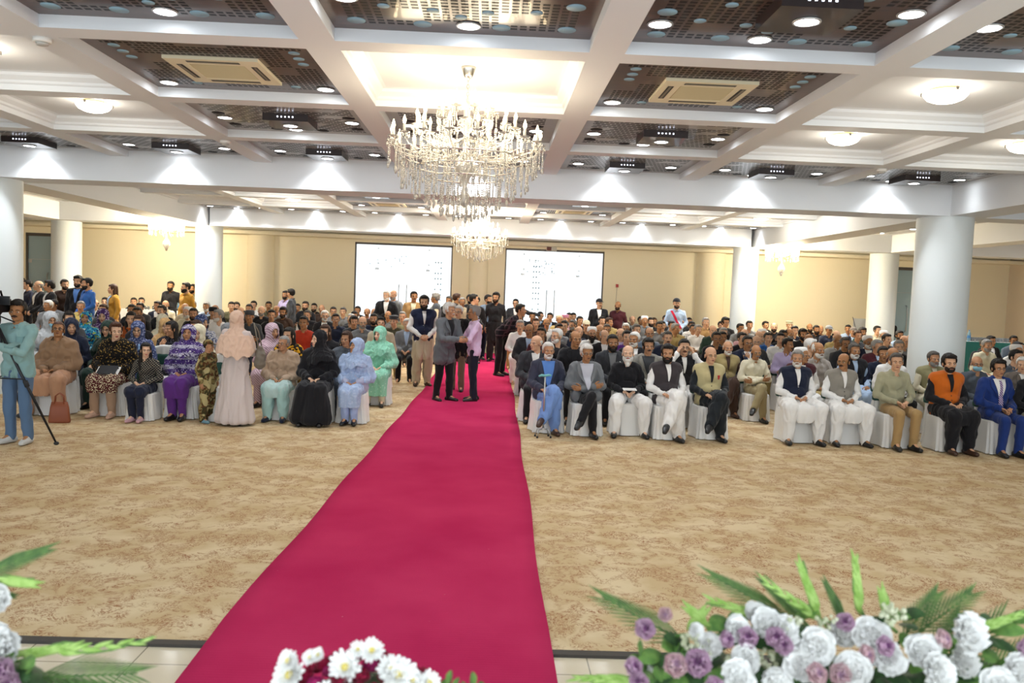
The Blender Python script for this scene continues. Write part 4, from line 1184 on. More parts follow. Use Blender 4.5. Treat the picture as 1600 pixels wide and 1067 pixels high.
def back_cover_g():
    g = G()
    g.box(-.205, .205, .185, .225, .03, .9)
    g.tube([(-.19, .205, .9), (0, .205, .925), (.19, .205, .9)], .024, 8)
    for k in range(7): x = -.2+.4*k/6; g.cap((x, .235, .06), .028, (x*.96, .222, .5), .016)
    return fuse(g, .016, 2, .012, (14, 14, 3), 2)
def chair(x, y, rz, label=None, group=None, sc=1.0):
    T = empty('banquet_chair', (x, y, 0), rz, label, 'chair', group, sc)
    meshobj('seat_cover', cached(('seatc',), seat_cover_g), SATIN, T)
    meshobj('back_cover', cached(('backc',), back_cover_g), SATIN, T)
    meshobj('sash', cached(('sashc',), lambda: fuse(G().box(-.222, .222, .165, .25, .63, .8), .016, 1, .008, (12, 12, 12), 3)), SASH, T)
    return T

# ================================================================ the seated crowd and the people standing at the back
TILES = {'a': (0, 430, 7.115), 'b': (200, 440, 7.115), 'c': (400, 440, 7.115), 'd': (560, 440, 7.115), 'e': (740, 450, 7.115), 'f': (920, 460, 7.115), 'g': (1100, 480, 7.115), 'h': (1280, 480, 8.894), 'i': (1440, 480, 8.894)}
# tile x y kind hair beard outfit face [flags]; kind S seated man, F seated woman, T standing man, U standing woman
CROWD = '''
a 240 30 T k s S:ltgrey 30
a 310 55 T k . S:navy -60
a 430 65 T bg . J:black/white -50
a 550 65 T K . J:black/white -60
a 720 50 T k s S:brown 40
a 870 12 T K s J:black/blue 0
a 970 35 T k s S:midblue -50
a 1255 105 U long . J:mustard -60 scarfblack
a 455 240 S k . J:black 20
a 530 282 S w . S:grey -20
a 590 275 S k . J:grey/white -10
a 640 250 S bk . S:dkgrey 20
a 790 258 S w W V:navy/white 0
a 925 258 S g . S:white 10 cap=prayer:white
a 895 292 S g . S:yellow 10
a 1050 275 S bk . J:black 0
a 1165 250 S k . S:black 20
a 1215 265 S k f S:brown -10
a 1145 328 S n . S:dkgrey 0
a 560 418 F . . O:ltgrey 45 scarf=ltgrey mask
a 765 412 F long . O:dkgrey 30
a 790 490 F . . O:navy 35 scarf=navy
a 945 410 F long . O:bluegreen 15 nod=18 scarf=bluegreen
a 1140 385 F . . O:purpledots 10 scarf=purpledots
a 1195 518 F . . O:darkgreen 5 scarf=darkgreen gl
b 475 0 T k f K:black 0
b 645 12 T k f S:mustard -45
b 720 32 T k s S:olive -30
b 62 182 S k . J:dkgrey/grey 10
b 148 180 S k . S:grey 10
b 130 238 S k . S:dkgrey 0 gl
b 40 258 S k . J:black/white 15
b 100 290 S k . J:black 20
b 32 345 F long . O:orangeshawl 10
b 115 385 F long . O:black 0
b 325 220 S k . J:navy/white -10
b 415 213 S bw w K:cream 20
b 370 268 S k m J:black/white -10
b 658 287 S g w K:cream -10 cap=prayer:white
b 635 245 S bk . K:beige 10
b 720 215 S g . S:grey 20
b 725 300 S k f K:black 15
b 870 232 S g w S:ltblue 0
b 945 288 S k . J:black 20 cap=karakul:black
b 965 262 S bk . S:black 0
b 1000 315 S g w K:white -50
b 1150 228 S k . K:olive 10
b 1205 230 S k s K:olive 0
b 1250 290 S bk . S:brown -10
b 1350 325 S k . S:dkgrey 0 cap=karakul:dkgrey
b 1395 218 S k . S:white 0
b 1345 255 S k . S:dkgrey 0
b 105 455 F . . O:bluedots 15 scarf=bluedots gl
b 382 372 F . . O:cream 25 scarf=cream
b 412 420 F . . O:peach 25 scarf=tan
b 475 450 F long . O:floral -25 chin
b 825 380 F . . O:greydots 60 scarf=bluedots
b 748 438 F long . O:black -30
b 780 490 F . . O:stone 0 scarf=cream
b 1125 475 F . . O:pinkish 60 scarf=grey
c 330 105 T k s S:lilac -30
c 392 83 T k . S:dkgrey -120
c 60 275 S bg g K:black 0
c 140 225 S k . S:olive 15
c 228 270 S bk . S:grey 20
c 172 318 S k . K:black 10
c 300 290 S K f K:brown 0
c 370 235 S k m S:cream 15 gl
c 462 250 S k . K:olive 10
c 548 222 S k f K:black 0
c 645 245 S k f K:black 0
c 730 260 S bk . S:brown 0
c 570 322 S d . V:black/white 0
c 765 325 S w w J:black/white 10 gl
c 530 390 S k . S:rust 0 bulk
c 860 285 S k . S:grey 15 gl
c 968 290 S d . S:grey 0
c 885 362 S k . S:navy 10 gl
c 1050 360 S w . S:dkgrey -10 nod=15
c 1090 390 S K . J:charcoal/black 15
c 1130 278 S k . J:black 0
c 1092 335 S k . S:dkgrey 0
c 1185 392 S tg g S:grey 20 gl
c 1235 300 S tk m S:pinkish 0
c 1315 302 S bk . S:brown 0
c 1398 295 S k . S:beige 10
c 1310 360 S k s J:navy/black 0
c 1390 408 S K . J:beige/black 10 nod=22
c 185 475 F . . O:pinkstripe 40 scarf=pinkstripe
c 362 522 F long . O:yellowblack -10 scarfyb
c 765 488 F long . O:black 0 chin
c 1005 563 F long . O:slate -20
d 315 102 T w w J:black -20
d 392 98 T tw g J:grey/ltblue -30
d 620 112 T k m J:tan/cream 15
d 860 130 T g . V:slate/cream -110
d 1010 165 T d . J:black/white -30
d 1095 135 T n . J:black 120
d 1155 180 T g . S:beige 10 gl
d 1240 148 T k s J:black 30
d 1285 143 T k . J:black 90
d 1310 165 T tk m J:black/white -45
d 330 330 S bk . S:grey 0
d 375 275 S k . S:black 20
d 440 268 S k . K:brown 0
d 520 300 S bg . S:ltblue 0
d 628 270 S g . S:beige 0 cap=prayer:cream
d 395 382 S g . S:olive -10 cap=flat:dkgrey
d 490 336 S g . S:sage 0
d 545 415 S w . J:grey/ltblue 5 row3
e 165 78 T k s S:greyblue 40 
e 250 55 T K f K:black -10
e 468 125 T k . J:charcoal/white -20 pose=point gl
e 455 308 S k . S:brown 10 chin
e 520 360 S g . K:white 0 gl
e 535 268 S k m S:navy 0
e 622 405 S tk . J:charcoal/ltblue -10 gl
e 655 275 S k . S:black 0
e 695 340 S n . S:brown 0
e 745 268 S k . J:black 15 gl
e 815 340 S tk . S:white 0 gl
e 850 280 S k . J:black -20
e 955 310 S bk . S:khaki 0 cap=prayer:beige
e 1022 300 S k m S:pinkish 20 cap=flat:pink
e 1065 280 S k . J:navy 0
e 1112 280 S k . K:black 0
e 1185 318 S k . K:black 10
e 955 400 S k . S:grey 20
e 1012 365 S k . S:black -10 gl
e 755 445 S k . S:maroon -10
e 925 458 S w w K:black -40 gl
e 1105 360 S d g K:black -40 gl
e 1175 430 S bg . J:navy 10
e 1255 365 S k . K:black 0 cap=cap:cream
e 1320 440 S k W=f K:white 0 cap=prayer:white gl
e 1335 272 S n . K:black 10
e 1395 272 S g . S:grey 0
e 1402 415 S bn . S:brown 0
e 1400 125 T k m J:black/white 20 cap=cap:black
f 325 80 T bk s S:maroon -30
f 978 50 T k s S:ltblue 0 cap=cap:black sash
f 150 250 S k . S:brown 10
f 230 262 S n . S:khaki 40
f 375 200 S k . J:dkgrey/grey 0
f 490 243 S tk . J:black 0
f 580 250 S k . S:grey 10 gl
f 625 245 S g . S:grey 0 cap=prayer:white
f 690 262 S k f J:black 10
f 730 262 S n . S:beige 0
f 860 235 S k . K:black 0
f 870 262 S g . S:olive -10 cap=cap:olive
f 790 307 S k . S:grey 0
f 820 300 S k m K:cream 0
f 925 300 S k . K:black 10
f 1040 235 S k . S:black 0
f 1055 270 S bg . S:black 0
f 1120 262 S k . S:black 0 gl
f 970 325 S g . S:khaki 30
f 1150 305 S k . S:white 0
f 1165 335 S k . S:check 0 gl
f 1218 340 S g . S:white 20
f 1305 262 S g . S:tan 0
f 1300 290 S K . K:black 0 gl
f 1385 350 S bk . S:darkgreen 0
f 415 325 S w . S:grey -10 gl
f 130 340 S bk . S:tan 0
f 205 335 S d . S:grey 0 gl
f 180 400 S tg . J:black/white 10
f 360 382 S bk m J:black/lilac 20
f 430 407 S k . S:purple 0
f 535 335 S d . S:grey 10
f 680 372 S tk . S:greyblue 0 gl
f 510 425 S w w J:black/white -30
f 880 415 S d m J:navy/white 0
g 25 120 S n . S:grey 0
g 30 148 S k . K:black 10
g 105 205 S bk . S:dkgrey 30
g 245 120 S K . K:black 20 gl
g 195 160 S k . S:dkgrey 0
g 222 232 S g . S:white 0 gl
g 145 280 S k . K:black 0 gl
g 212 275 S k . S:black 0
g 410 185 S k m S:grey 10
g 510 155 S k . S:grey 0
g 455 247 S bk . S:pinkish 0
g 430 285 S k . K:black 20 gl
g 490 325 S k . J:navy/white 0 gl chin
g 590 320 S bg . S:dkgrey -10 gl
g 618 270 S bk . S:grey 0
g 657 247 S g w S:grey 0 cap=prayer:white
g 720 285 S k . S:midblue 0
g 690 160 S k . J:black 20
g 782 178 S tk f K:black -10
g 955 158 S n . S:grey 0 cap=flat:beige
g 960 240 S tk g S:white 20
g 1015 212 S k . S:navy 0
g 885 258 S k . S:black 0
g 855 290 S k . S:white -20
g 942 350 S k m S:lilac 30
g 1105 248 S K f K:black 0
g 1180 185 S bk f S:black 0
g 1255 205 S k f K:black 0
g 1300 205 S bg . S:tan 0
g 1185 300 S bg . S:khaki 0 nod=20
g 1200 355 S w . S:brown 50
g 1395 210 S k . S:navy 0 cap=cap:grey
g 1105 458 S g . V:maroon/white 30 cap=prayer:white
g 1280 398 S tw w S:greige 10
h 405 250 S k . S:ltblue -35
h 480 285 S k . J:navy -10 cap=cap:taupe
h 545 330 S n . S:dkgrey 0
h 610 290 S K f S:darkgreen 0
h 250 330 S bk . S:khaki 10
h 270 385 S bg . S:ltgrey 20
h 370 425 S d m J:charcoal/black 0 gl
h 500 510 S d w V:black/ltblue 0
h 690 405 S g w J:navy/white 0 gl cap=prayer:white
h 815 265 S k . S:stone 20
h 905 332 S g w S:stone -15 cap=prayer:white
h 950 375 S k . K:dkgrey 10
h 1125 330 S k f S:ltblue 0
h 1090 105 T bk . J:black/white 70
h 1200 400 S bk . S:grey 20
h 1285 375 S bk . K:black -20
h 1120 465 S g w J:black/white -10
h 820 460 S g m V:maroon/ltblue 10
h 900 555 S k . S:navy -20
h 1040 570 S bg . S:white 0
i 975 405 S k . J:black 20 gl
i 890 447 S k . J:black 0
i 920 455 S g g K:cream 0 bulk
i 780 690 S bg . K:slate -10 mask gl
i 1290 400 S k . S:greyblue -10 gl
i 1350 490 S k . S:white 10
i 1340 532 S g . S:white 0 cap=prayer:white
i 1400 525 S bg . S:grey 0 gl
i 1330 600 S k m S:slate 20
i 1412 702 S w . J:taupe/white -30
'''
CN = dict(ltgrey='light grey', dkgrey='dark grey', charcoal='charcoal', ltblue='light blue', greyblue='grey-blue', midblue='blue', check='black-and-white checked', pinkstripe='mauve striped',
          floral='black floral', bluegreen='blue and green patterned', bluedots='blue patterned', greydots='white patterned', purpledots='purple patterned', orangeshawl='orange and brown', yellowblack='black and yellow',
          darkgreen='dark green', stone='off-white', pinkish='dusty pink', greige='stone-grey', maroon='maroon', slate='slate-blue', sage='sage green', taupe='taupe')
def cname(c): return CN.get(c, c)
def parse(line):
    t = line.split(); ti, x, y, kind, hair, beard, out, yaw = t[:8]; fl = t[8:]
    ox, oy, sc = TILES[ti]; px, py = ox+float(x)/sc, oy+float(y)/sc
    d = dict(px=px, py=py, kind=kind, yaw=int(yaw), flags=fl, hair=hair, beard=beard, out=out)
    return d
def look(d):
    """what sets the person apart, in words"""
    fl = d['flags']; o, c = d['out'].split(':'); c1, c2 = (c.split('/')+[''])[:2]; ws = []
    wom = d['kind'] in 'FU'
    cap = [f for f in fl if f.startswith('cap=')]
    sc = [f for f in fl if f.startswith('scarf=')]
    if wom: who = 'woman'
    else:
        hb = {'k': 'dark-haired', 'K': 'dark-haired', 'g': 'grey-haired', 'w': 'white-haired', 'd': 'greying', 'n': 'brown-haired', 'r': 'brown-haired'}.get(d['hair'][-1])
        if d['hair'][0] == 't': hb = 'balding'
        if d['hair'][0] == 'b': hb = 'bald'
        who = ('' if cap else hb+' ')+'man'
    gar = {'S': 'shirt', 'J': 'jacket', 'K': 'kurta', 'V': 'waistcoat', 'O': 'dress'}[o]
    s = who+' in '+cname(c1)+' '+gar
    if wom and sc and cname(sc[0][6:]) == cname(c1): s = 'woman in '+cname(c1)+' headscarf and dress'
    elif wom and sc: s = 'woman in '+cname(sc[0][6:])+' headscarf'
    elif wom: s += ', long hair'
    ex = []
    if cap: k, cc = cap[0][4:].split(':'); ex.append({'prayer': cname(cc)+' prayer cap', 'cap': cname(cc)+' peaked cap', 'flat': cname(cc)+' flat cap', 'karakul': cname(cc)+' wool cap'}[k])
    b = {'m': 'moustache', 'M': 'moustache', 's': '', 'f': 'black beard', 'w': 'white beard', 'W': 'long white beard', 'g': 'grey beard', 'W=f': 'black beard'}.get(d['beard'], '')
    if b: ex.append(b)
    if 'gl' in fl: ex.append('glasses')
    if 'mask' in fl: ex.append('blue face mask')
    if 'sash' in fl: ex.append('red sash')
    if 'chin' in fl: ex.append('hand on chin')
    return s, ex
CP = [parse(l) for l in CROWD.strip().split('\n')]
# the reference persons used in the labels: name -> pixel
LAND = []
def build_label(d, others):
    pass
placed = []
for d in CP:
    d['stand'] = d['kind'] in 'TU'
    if d['stand']: continue
    p = at_z(d['px'], d['py'], 1.36)
    p0 = at_y(d['px'], d['py'], min(max(p.y, 12.5), 24.3)); d['Y'] = p0.y
CPs = sorted([d for d in CP if not d['stand']], key=lambda d: -d['py'])
occupied = []      # (x, y) taken by somebody already

# ================================================================ the front rows and the people standing in the aisle
def fit(px, py, Y, H):
    p = at_y(px, py, Y); return p.x, p.z/H
FRONTREF = []
SEATS = []
def sit(px, py, fpx, fpy, P, label, ref=None, face=0, yaw=0, Y=None, H=1.333, rz=0, chairlab=None, nochair=False, smin=.9, **kw):
    if Y is None: Y = at_z(fpx, fpy, 0).y+.46
    x, s = fit(px, py, Y+.04, H); s = max(smin, min(1.12, s))
    if kw.pop('child', False): pass
    T = person((x, Y, 0), P, yaw, face, scale=s, label=label, **kw)
    occupied.append((x, Y))
    if ref: FRONTREF.append((px, ref))
    if not nochair: SEATS.append((x, Y, R(yaw), s, ref or label, True))
    return T
def stand(px, py, Y, P, label, yaw=0, face=0, H=1.735, x=None, smin=.85, smax=1.12, **kw):
    xx, s = fit(px, py, Y, H); s = max(smin, min(smax, s))
    T = person((xx if x is None else x, Y, 0), P, yaw, face, scale=s, label=label, **kw)
    occupied.append((T.location.x, T.location.y)); return T
S_ = seated
# right block, front row
def paper(T, P, d, z=.68, w=.12, y=-.2, m='white', x=0, nm='paper', rx=10):
    o = meshobj(nm, G().box(-w, w, -.05, .06, 0, .008).me(), cloth(m), T); o.location = (x, y, z); o.rotation_euler = (R(rx), 0, 0)
sit(858, 536, 883, 683, S_('lap', 'crossed', 0, 1.05), 'white-bearded man in navy blazer over blue kurta, front seat beside the aisle', 'man in navy blazer and blue kurta', sk='b', hair=('short', 'w'), beard=('short', 'w'),
    top=('jacket', '3a3d4e'), inner='blue', innerw=.1, innerb=.8, lower=('shalwar', '7394cf'), skirt=('7394cf', .16), shoes='brown', socks='navy', yaw=8, rz=0)
sit(918, 540, 945, 688, S_('cross', 'crossed', 0, 1.04), 'white-haired man in glasses and grey jacket, legs crossed, front row', 'man in grey jacket with crossed legs', sk='c', hair=('full', 'w'), glasses=True,
    top=('jacket', '6f7377'), inner='b9bbc6', innerw=.1, innerb=.75, lower=('trousers', 'black'), socks='black', yaw=5, face=5)
sit(982, 542, 980, 686, S_('clasp', 'wide', 0, 1.14), 'balding man with long white beard in black sweater and white shalwar', 'man in black sweater', sk='p', hair=('thin', 'w'), beard=('long', 'w'),
    top=('sweater', 'black'), lower=('shalwar', 'white'), face=-10, nod=4, extra=lambda T, P, d: paper(T, P, d, .70, .1, -.24), smin=.95)
sit(1045, 540, 1085, 694, S_('lap', 'crossed', 0, 1.13), 'black-bearded man in dark grey waistcoat over white shalwar kameez, legs crossed', 'man in dark grey waistcoat', sk='b', hair=('full', 'k'), beard=('full', 'k'),
    top=('kurta', 'white'), vest='3c3639', lower=('shalwar', 'white'), skirt=('white', .1), socks='navy', face=-20, yaw=8)
def pocket(T, P, d):
    meshobj('pocket_square', cached(('psq',), lambda: strip(P, d['outer'], .085, .125, .93, .87, .095, .115, .012)), cloth('b03030'), T)
sit(1112, 543, 1105, 692, S_('lap', 'crossed', 0, 1.08), 'bald man in glasses and beige waistcoat over black kurta, red pocket square', 'man in beige waistcoat', sk='a', hair=('bald', 'k'), glasses='m',
    top=('kurta', '1c2126'), vest='c2b588', lower=('shalwar', '1c2126'), skirt=('1c2126', .12), socks='navy', yaw=5, extra=pocket)
sit(1247, 548, 1243, 697, S_('clasp', 'wide', 0, 1.18), 'stout man with white chin beard in navy waistcoat and white shalwar kameez', 'man in navy waistcoat', sk='b', hair=('short', 'g'), beard=('short', 'w'),
    top=('kurta', 'white'), vest='navy', lower=('shalwar', 'white'), skirt=('white', .16), face=-20, smin=.95)
sit(1319, 553, 1335, 700, S_('clasp', 'wide', 0, 1.1), 'man in glasses and grey waistcoat over white shalwar kameez, looking left', 'man in grey waistcoat', sk='c', hair=('thin', 'k'), beard=('m', 'k'), glasses='m',
    top=('kurta', 'white'), vest='8c877e', lower=('shalwar', 'white'), skirt=('white', .14), face=-42)
sit(1402, 553, 1395, 706, S_('clasp', 'mid', 0, 1.08), 'grey-haired man in khaki shirt and tan trousers, front row, right of centre', 'man in khaki shirt', sk='a', hair=('short', 'd'), brow='k',
    top=('shirt', 'a3a084'), lower=('trousers', 'a98a5c'), socks='15151a', face=-15)
sit(1485, 555, 1480, 712, S_('clasp', 'mid', 0, 1.12), 'dark-haired man in orange waistcoat over black shalwar kameez', 'man in orange waistcoat', sk='a', hair=('full', 'k'), beard=('short', 'k'),
    top=('kurta', 'black'), vest='orange', lower=('shalwar', 'black'), skirt=('black', .08), shoes='brown', face=-8)
sit(1562, 563, 1550, 716, S_('clasp', 'mid', 0, 1.08), 'man in royal blue suit, glasses and striped purple tie, front row right', 'man in royal blue suit', sk='b', hair=('full', 'k'), glasses=True,
    top=('jacket', '1b3474'), inner='white', tie='tie', lower=('trousers', '1b3474'), socks='black', face=-8, innerw=.085)
sit(1622, 566, 1612, 720, S_('clasp', 'mid', 0, 1.08), 'man in black sweater and beige trousers, cut by the right edge', 'man at the right edge', sk='b', hair=('short', 'g'),
    top=('sweater', 'black'), lower=('trousers', 'beige'), socks='black')
# right block, second row
sit(1182, 540, 1195, 663, S_('cross', 'crossed', 0, 1.0), 'man in glasses and cream striped shirt, arms and legs crossed, second row', 'man in cream shirt', sk='c', hair=('bald', 'd'), beard=('m', 'g'), glasses='m',
    top=('shirt', 'd6cfb6'), lower=('trousers', '9a8c68'), socks='black', nod=-6)
sit(1138, 534, 1160, 655, S_('clasp', 'crossed', 0, 1.02), 'bald white-bearded man in tan waistcoat over brown kurta, second row', None, sk='b', hair=('bald', 'w'), beard=('short', 'w'),
    top=('kurta', 'brown'), vest='9a8a5e', lower=('shalwar', 'brown'), socks='brown', shoes='brown')
sit(838, 525, 850, 660, S_('clasp', 'mid', 0, 1.06), 'balding man in charcoal blazer over white, turned left towards the aisle', None, sk='a', hair=('bald', 'w'), top=('jacket', 'charcoal'), inner='white', lower=('trousers', 'black'), face=-45, Y=12.7)
sit(900, 518, 0, 0, S_('clasp', 'mid', 0, 1.15), 'heavy-set greying man in black jacket between the navy and grey blazers', None, sk='c', hair=('thin', 'd'), top=('jacket', 'black'), inner='black', lower=('trousers', 'black'), face=15, Y=12.8)
def badge(T, P, d): meshobj('badge', cached(('badge',), lambda: buttons(P, d['top'], [.93], .11, .016)), cloth('white'), T)
sit(958, 524, 0, 0, S_('clasp', 'mid', 0, 1.05), 'black-bearded man in charcoal blazer with a round white badge', None, sk='c', hair=('short', 'k'), beard=('full', 'k'), top=('jacket', 'charcoal'), inner='grey', lower=('trousers', 'black'), Y=12.75, extra=badge)
sit(1014, 530, 0, 0, S_('clasp', 'mid', 0, 1.03), 'man with black moustache in light grey blazer over dark shirt', None, sk='b', hair=('full', 'k'), beard=('m', 'k'), top=('jacket', '8f8d86'), inner='dkgrey', innerw=.1, lower=('trousers', 'black'), Y=12.8)
sit(1070, 531, 0, 0, S_('ears', 'mid', 0, 1.05), 'moustached man in black waistcoat raising both hands to his glasses', None, sk='a', hair=('short', 'k'), beard=('m', 'k'), glasses=True, top=('kurta', 'white'), vest='black', lower=('shalwar', 'white'), face=-5, Y=12.6)
sit(1460, 550, 0, 0, S_('clasp', 'wide', 0, 1.08), 'man in sage waistcoat over cream shalwar kameez, before the white column', None, sk='b', hair=('short', 'd'), beard=('short', 'g'), top=('kurta', 'stone'), vest='8f8a66', lower=('shalwar', 'stone'), skirt=('stone', .15), face=0, Y=12.75)

# left block, front row: women and children
def handbag(T_):
    pass
sit(90, 518, 95, 655, S_('clasp', 'wide', 0, 1.2, True), 'woman in brown shawl and glasses looking down, peach shalwar kameez', 'woman in brown shawl', sk='c', hair=('bun', 'r'), glasses=True, face=22, nod=18,
    top=('loose', '93755a'), lower=('shalwar', 'b58a6c'), skirt=('b58a6c', .18), shoes='dkgrey', smin=.98, H=1.30, extra=lambda T, P, d: meshobj('shawl', cached(('shawl', P['key']), lambda: shawl_g(P)), cloth('93755a'), T))
def clip(T, P, d):
    o = meshobj('clipboard', G().box(-.13, .13, -.09, .09, 0, .012).me(), cloth('26272b'), T); o.location = (.03, -.27, .68); o.rotation_euler = (R(35), 0, 0)
    o = meshobj('papers', G().box(-.15, .16, -.08, .08, -.006, 0).me(), cloth('white'), T); o.location = (.03, -.265, .675); o.rotation_euler = (R(35), 0, R(4))
    meshobj('shawl', cached(('shawl', P['key']), lambda: shawl_g(P)), cm('blackgold'), T)
sit(181, 514, 165, 655, S_('lap', 'mid', 0, 1.12, True), 'brown-haired woman in black shawl holding a black clipboard with papers', 'woman in black shawl', sk='p', hair=('full', 'r'), lips=True, face=30,
    top=('loose', 'blackgold'), lower=('trousers', 'a5876f'), skirt=('maroonhem', .12), shoes='c4a08c', extra=clip, smin=.98, H=1.31)
sit(293, 517, 290, 660, S_('clasp', 'together', 0, 1.08, True), 'woman in purple and white patterned headscarf, purple trousers, looking down', 'woman in purple headscarf', sk='b', scarf=('purplepat',), hair=('short', 'k'), face=8, nod=16,
    top=('loose', 'purplepat'), lower=('trousers', 'purple'), skirt=('purple', .16), smin=.98, H=1.33, extra=lambda T, P, d: meshobj('shawl', cached(('shawl', P['key']), lambda: shawl_g(P)), cm('purplepat'), T))
def bow(T, P, d):
    g = G()
    for k in range(5): a = k*1.257; g.ell((-.1, .01+.03*math.cos(a), .165+.03*math.sin(a)), (.016, .028, .028), 8, 6)
    o = meshobj('hair_bow', g.me(), cloth('7fa6d6'), T); o.matrix_local = d['hm']
PG = S_('clasp', 'together', 0, .85, True)
sit(228, 537, 232, 652, PG, 'little girl in dark dress with a light blue hair bow, looking right', 'little girl', sk='p', hair=('long', 'k'), face=28, Y=11.55, H=1.333, smin=.6, top=('shirt', 'lattice'), lower=('trousers', '1c2136'), skirt=('1c2136', .05), shoes='c9a0a8', extra=bow)
sit(442, 532, 440, 662, S_('clasp', 'mid', 0, 1.1, True), 'grey-haired woman in beige shawl and glasses, mint trousers, looking left', 'woman in beige shawl', sk='b', hair=('bun', 'g'), glasses=True, face=-18, nod=6,
    top=('loose', 'b39b84'), lower=('shalwar', 'a9cdc9'), skirt=('b5cfcc', .1), shoes='navy', H=1.32, extra=lambda T, P, d: (meshobj('shawl', cached(('shawl', P['key']), lambda: shawl_g(P)), cloth('b39b84'), T), paper(T, P, d, .63, .12, -.2, 'black', nm='purse')))
sit(498, 523, 490, 668, S_('clasp', 'mid', 0, 1.16, True), 'woman in black headscarf and long black gown, face turned left', 'woman in black gown', sk='p', scarf=('black', 'tight'), hair=None, face=-48, top=('loose', 'black'), gown='black', smin=.98, H=1.34)
sit(555, 535, 560, 668, S_('clasp', 'together', 0, 1.12, True), 'woman in pale blue headscarf and dress, head bowed to the left', 'woman in pale blue headscarf', sk='b', scarf=('bluelight',), hair=('short', 'd'), face=-42, nod=10,
    top=('loose', 'b0b3cc'), lower=('trousers', 'a3b3dd'), skirt=('bluelight', .2), H=1.33, extra=lambda T, P, d: meshobj('shawl', cached(('shawl', P['key']), lambda: shawl_g(P)), cm('bluelight'), T))
sit(593, 513, 612, 638, S_('clasp', 'mid', 0, 1.02, True), 'young woman in mint green headscarf and long shawl beside the aisle', None, sk='p', scarf=('mintdots',), hair=('short', 'k'), face=-25,
    top=('loose', 'mintdots'), lower=('trousers', 'stone'), skirt=('mintdots', .3), H=1.33, extra=lambda T, P, d: meshobj('shawl', cached(('shawl', P['key']), lambda: shawl_g(P)), cm('mintdots'), T))
# standing on the left
def chest_pocket(T, P, d): meshobj('chest_pocket', cached(('pock', P['key']), lambda: strip(P, d['top'], .05, .14, 1.32, 1.2, off=.004)), cloth('7a9e9f'), T)
stand(28, 471, at_z(30, 693, 0).y, standing('hold', 1.08), 'camera operator with moustache in teal shirt and blue jeans at the left edge', face=15, yaw=-5, sk='c', hair=('full', 'k'), beard=('m', 'k'), top=('shirt', '86a9a9'),
      lower=('trousers', '56708f'), shoes='c9cac8', extra=chest_pocket)
stand(370, 490, at_z(370, 664, 0).y, standing('phone', 1.1, True), 'woman seen from behind in peach hijab and pale floor-length gown', yaw=172, face=20, sk='a', scarf=('d9b9a4', 'wide'), hair=None, top=('loose', 'cdc0bd'), gown='cdc0bd', smin=.8, H=1.72)
stand(326, 531, at_z(318, 660, 0).y, standing('side', .95), 'small boy in camouflage suit and cap standing with his back to a gown', yaw=70, face=10, sk='b', cap=('cap', 'camo'), hair=('bald', 'k'), top=('loose', 'camo'), lower=('shalwar', 'camo'), shoes='6f93a3', smin=.5, H=1.75)
# in the aisle
def watch(T, P, d): pass
stand(663, 463, at_z(652, 603, 0).y, standing('clasp', 1.1), 'bearded young man in navy waistcoat over white kurta standing with clasped hands', yaw=12, face=-8, sk='a', hair=('full', 'k'), beard=('full', 'k'), top=('kurta', 'white'), vest='1d2440',
      lower=('shalwar', 'beige'), skirt=('stone', .52), shoes='brown')
stand(704, 475, at_z(690, 627, 0).y, standing('reach', 1.12, lean=.16, step=.05), 'old man with white hair and moustache in grey blazer, clasping hands', yaw=42, face=8, sk='b', hair=('full', 'w'), beard=('m', 'w'), top=('jacket', '62666a'), inner='black', lower=('trousers', '131317'), H=1.72, x=at_z(688, 627, 0).x+.05)
stand(743, 478, at_z(733, 627, 0).y, standing('reach', 1.0, step=.04, lean=.03), 'grey-haired man in pale pink shirt shaking hands, his back half turned', yaw=-75, face=-10, sk='c', hair=('short', 'g'), glasses=True, top=('shirt', 'd9bedb'), lower=('trousers', '171a2a'), H=1.735)
stand(717, 478, at_z(716, 612, 0).y, standing('side', 1.05, step=.08), 'white-haired man in black jacket and taupe trousers between two handshakers', yaw=-10, face=-10, sk='a', hair=('short', 'w'), glasses=True, top=('jacket', 'black'), inner='grey', lower=('trousers', '7a6a58'), H=1.735)
stand(803, 478, 19.0, standing('reach', 1.05, lean=.85), 'man in dark plaid shirt bending forward beside the aisle', yaw=60, face=10, sk='b', hair=('short', 'k'), top=('shirt', 'plaid'), lower=('trousers', 'black'), smax=1.2, H=1.5, x=at_y(785, 500, 19.0).x)

COLS = [(7.64, 13.8, .44), (-8.25, 13.8, .44), (7.35, 23.75, .36), (-8.1, 23.75, .37), (-12.3, 24.1, .4), (11.6, 24.1, .4), (-7.25, 26, .42), (6.95, 26, .45)]
def colfree(x, y): return all((x-c[0])**2+(y-c[1])**2 > (c[2]+.46)**2 for c in COLS) and y < 25.3
def clear(x, y, dx, dy): return all(not (abs(x-q[0]) < dx and abs(y-q[1]) < dy) for q in occupied)

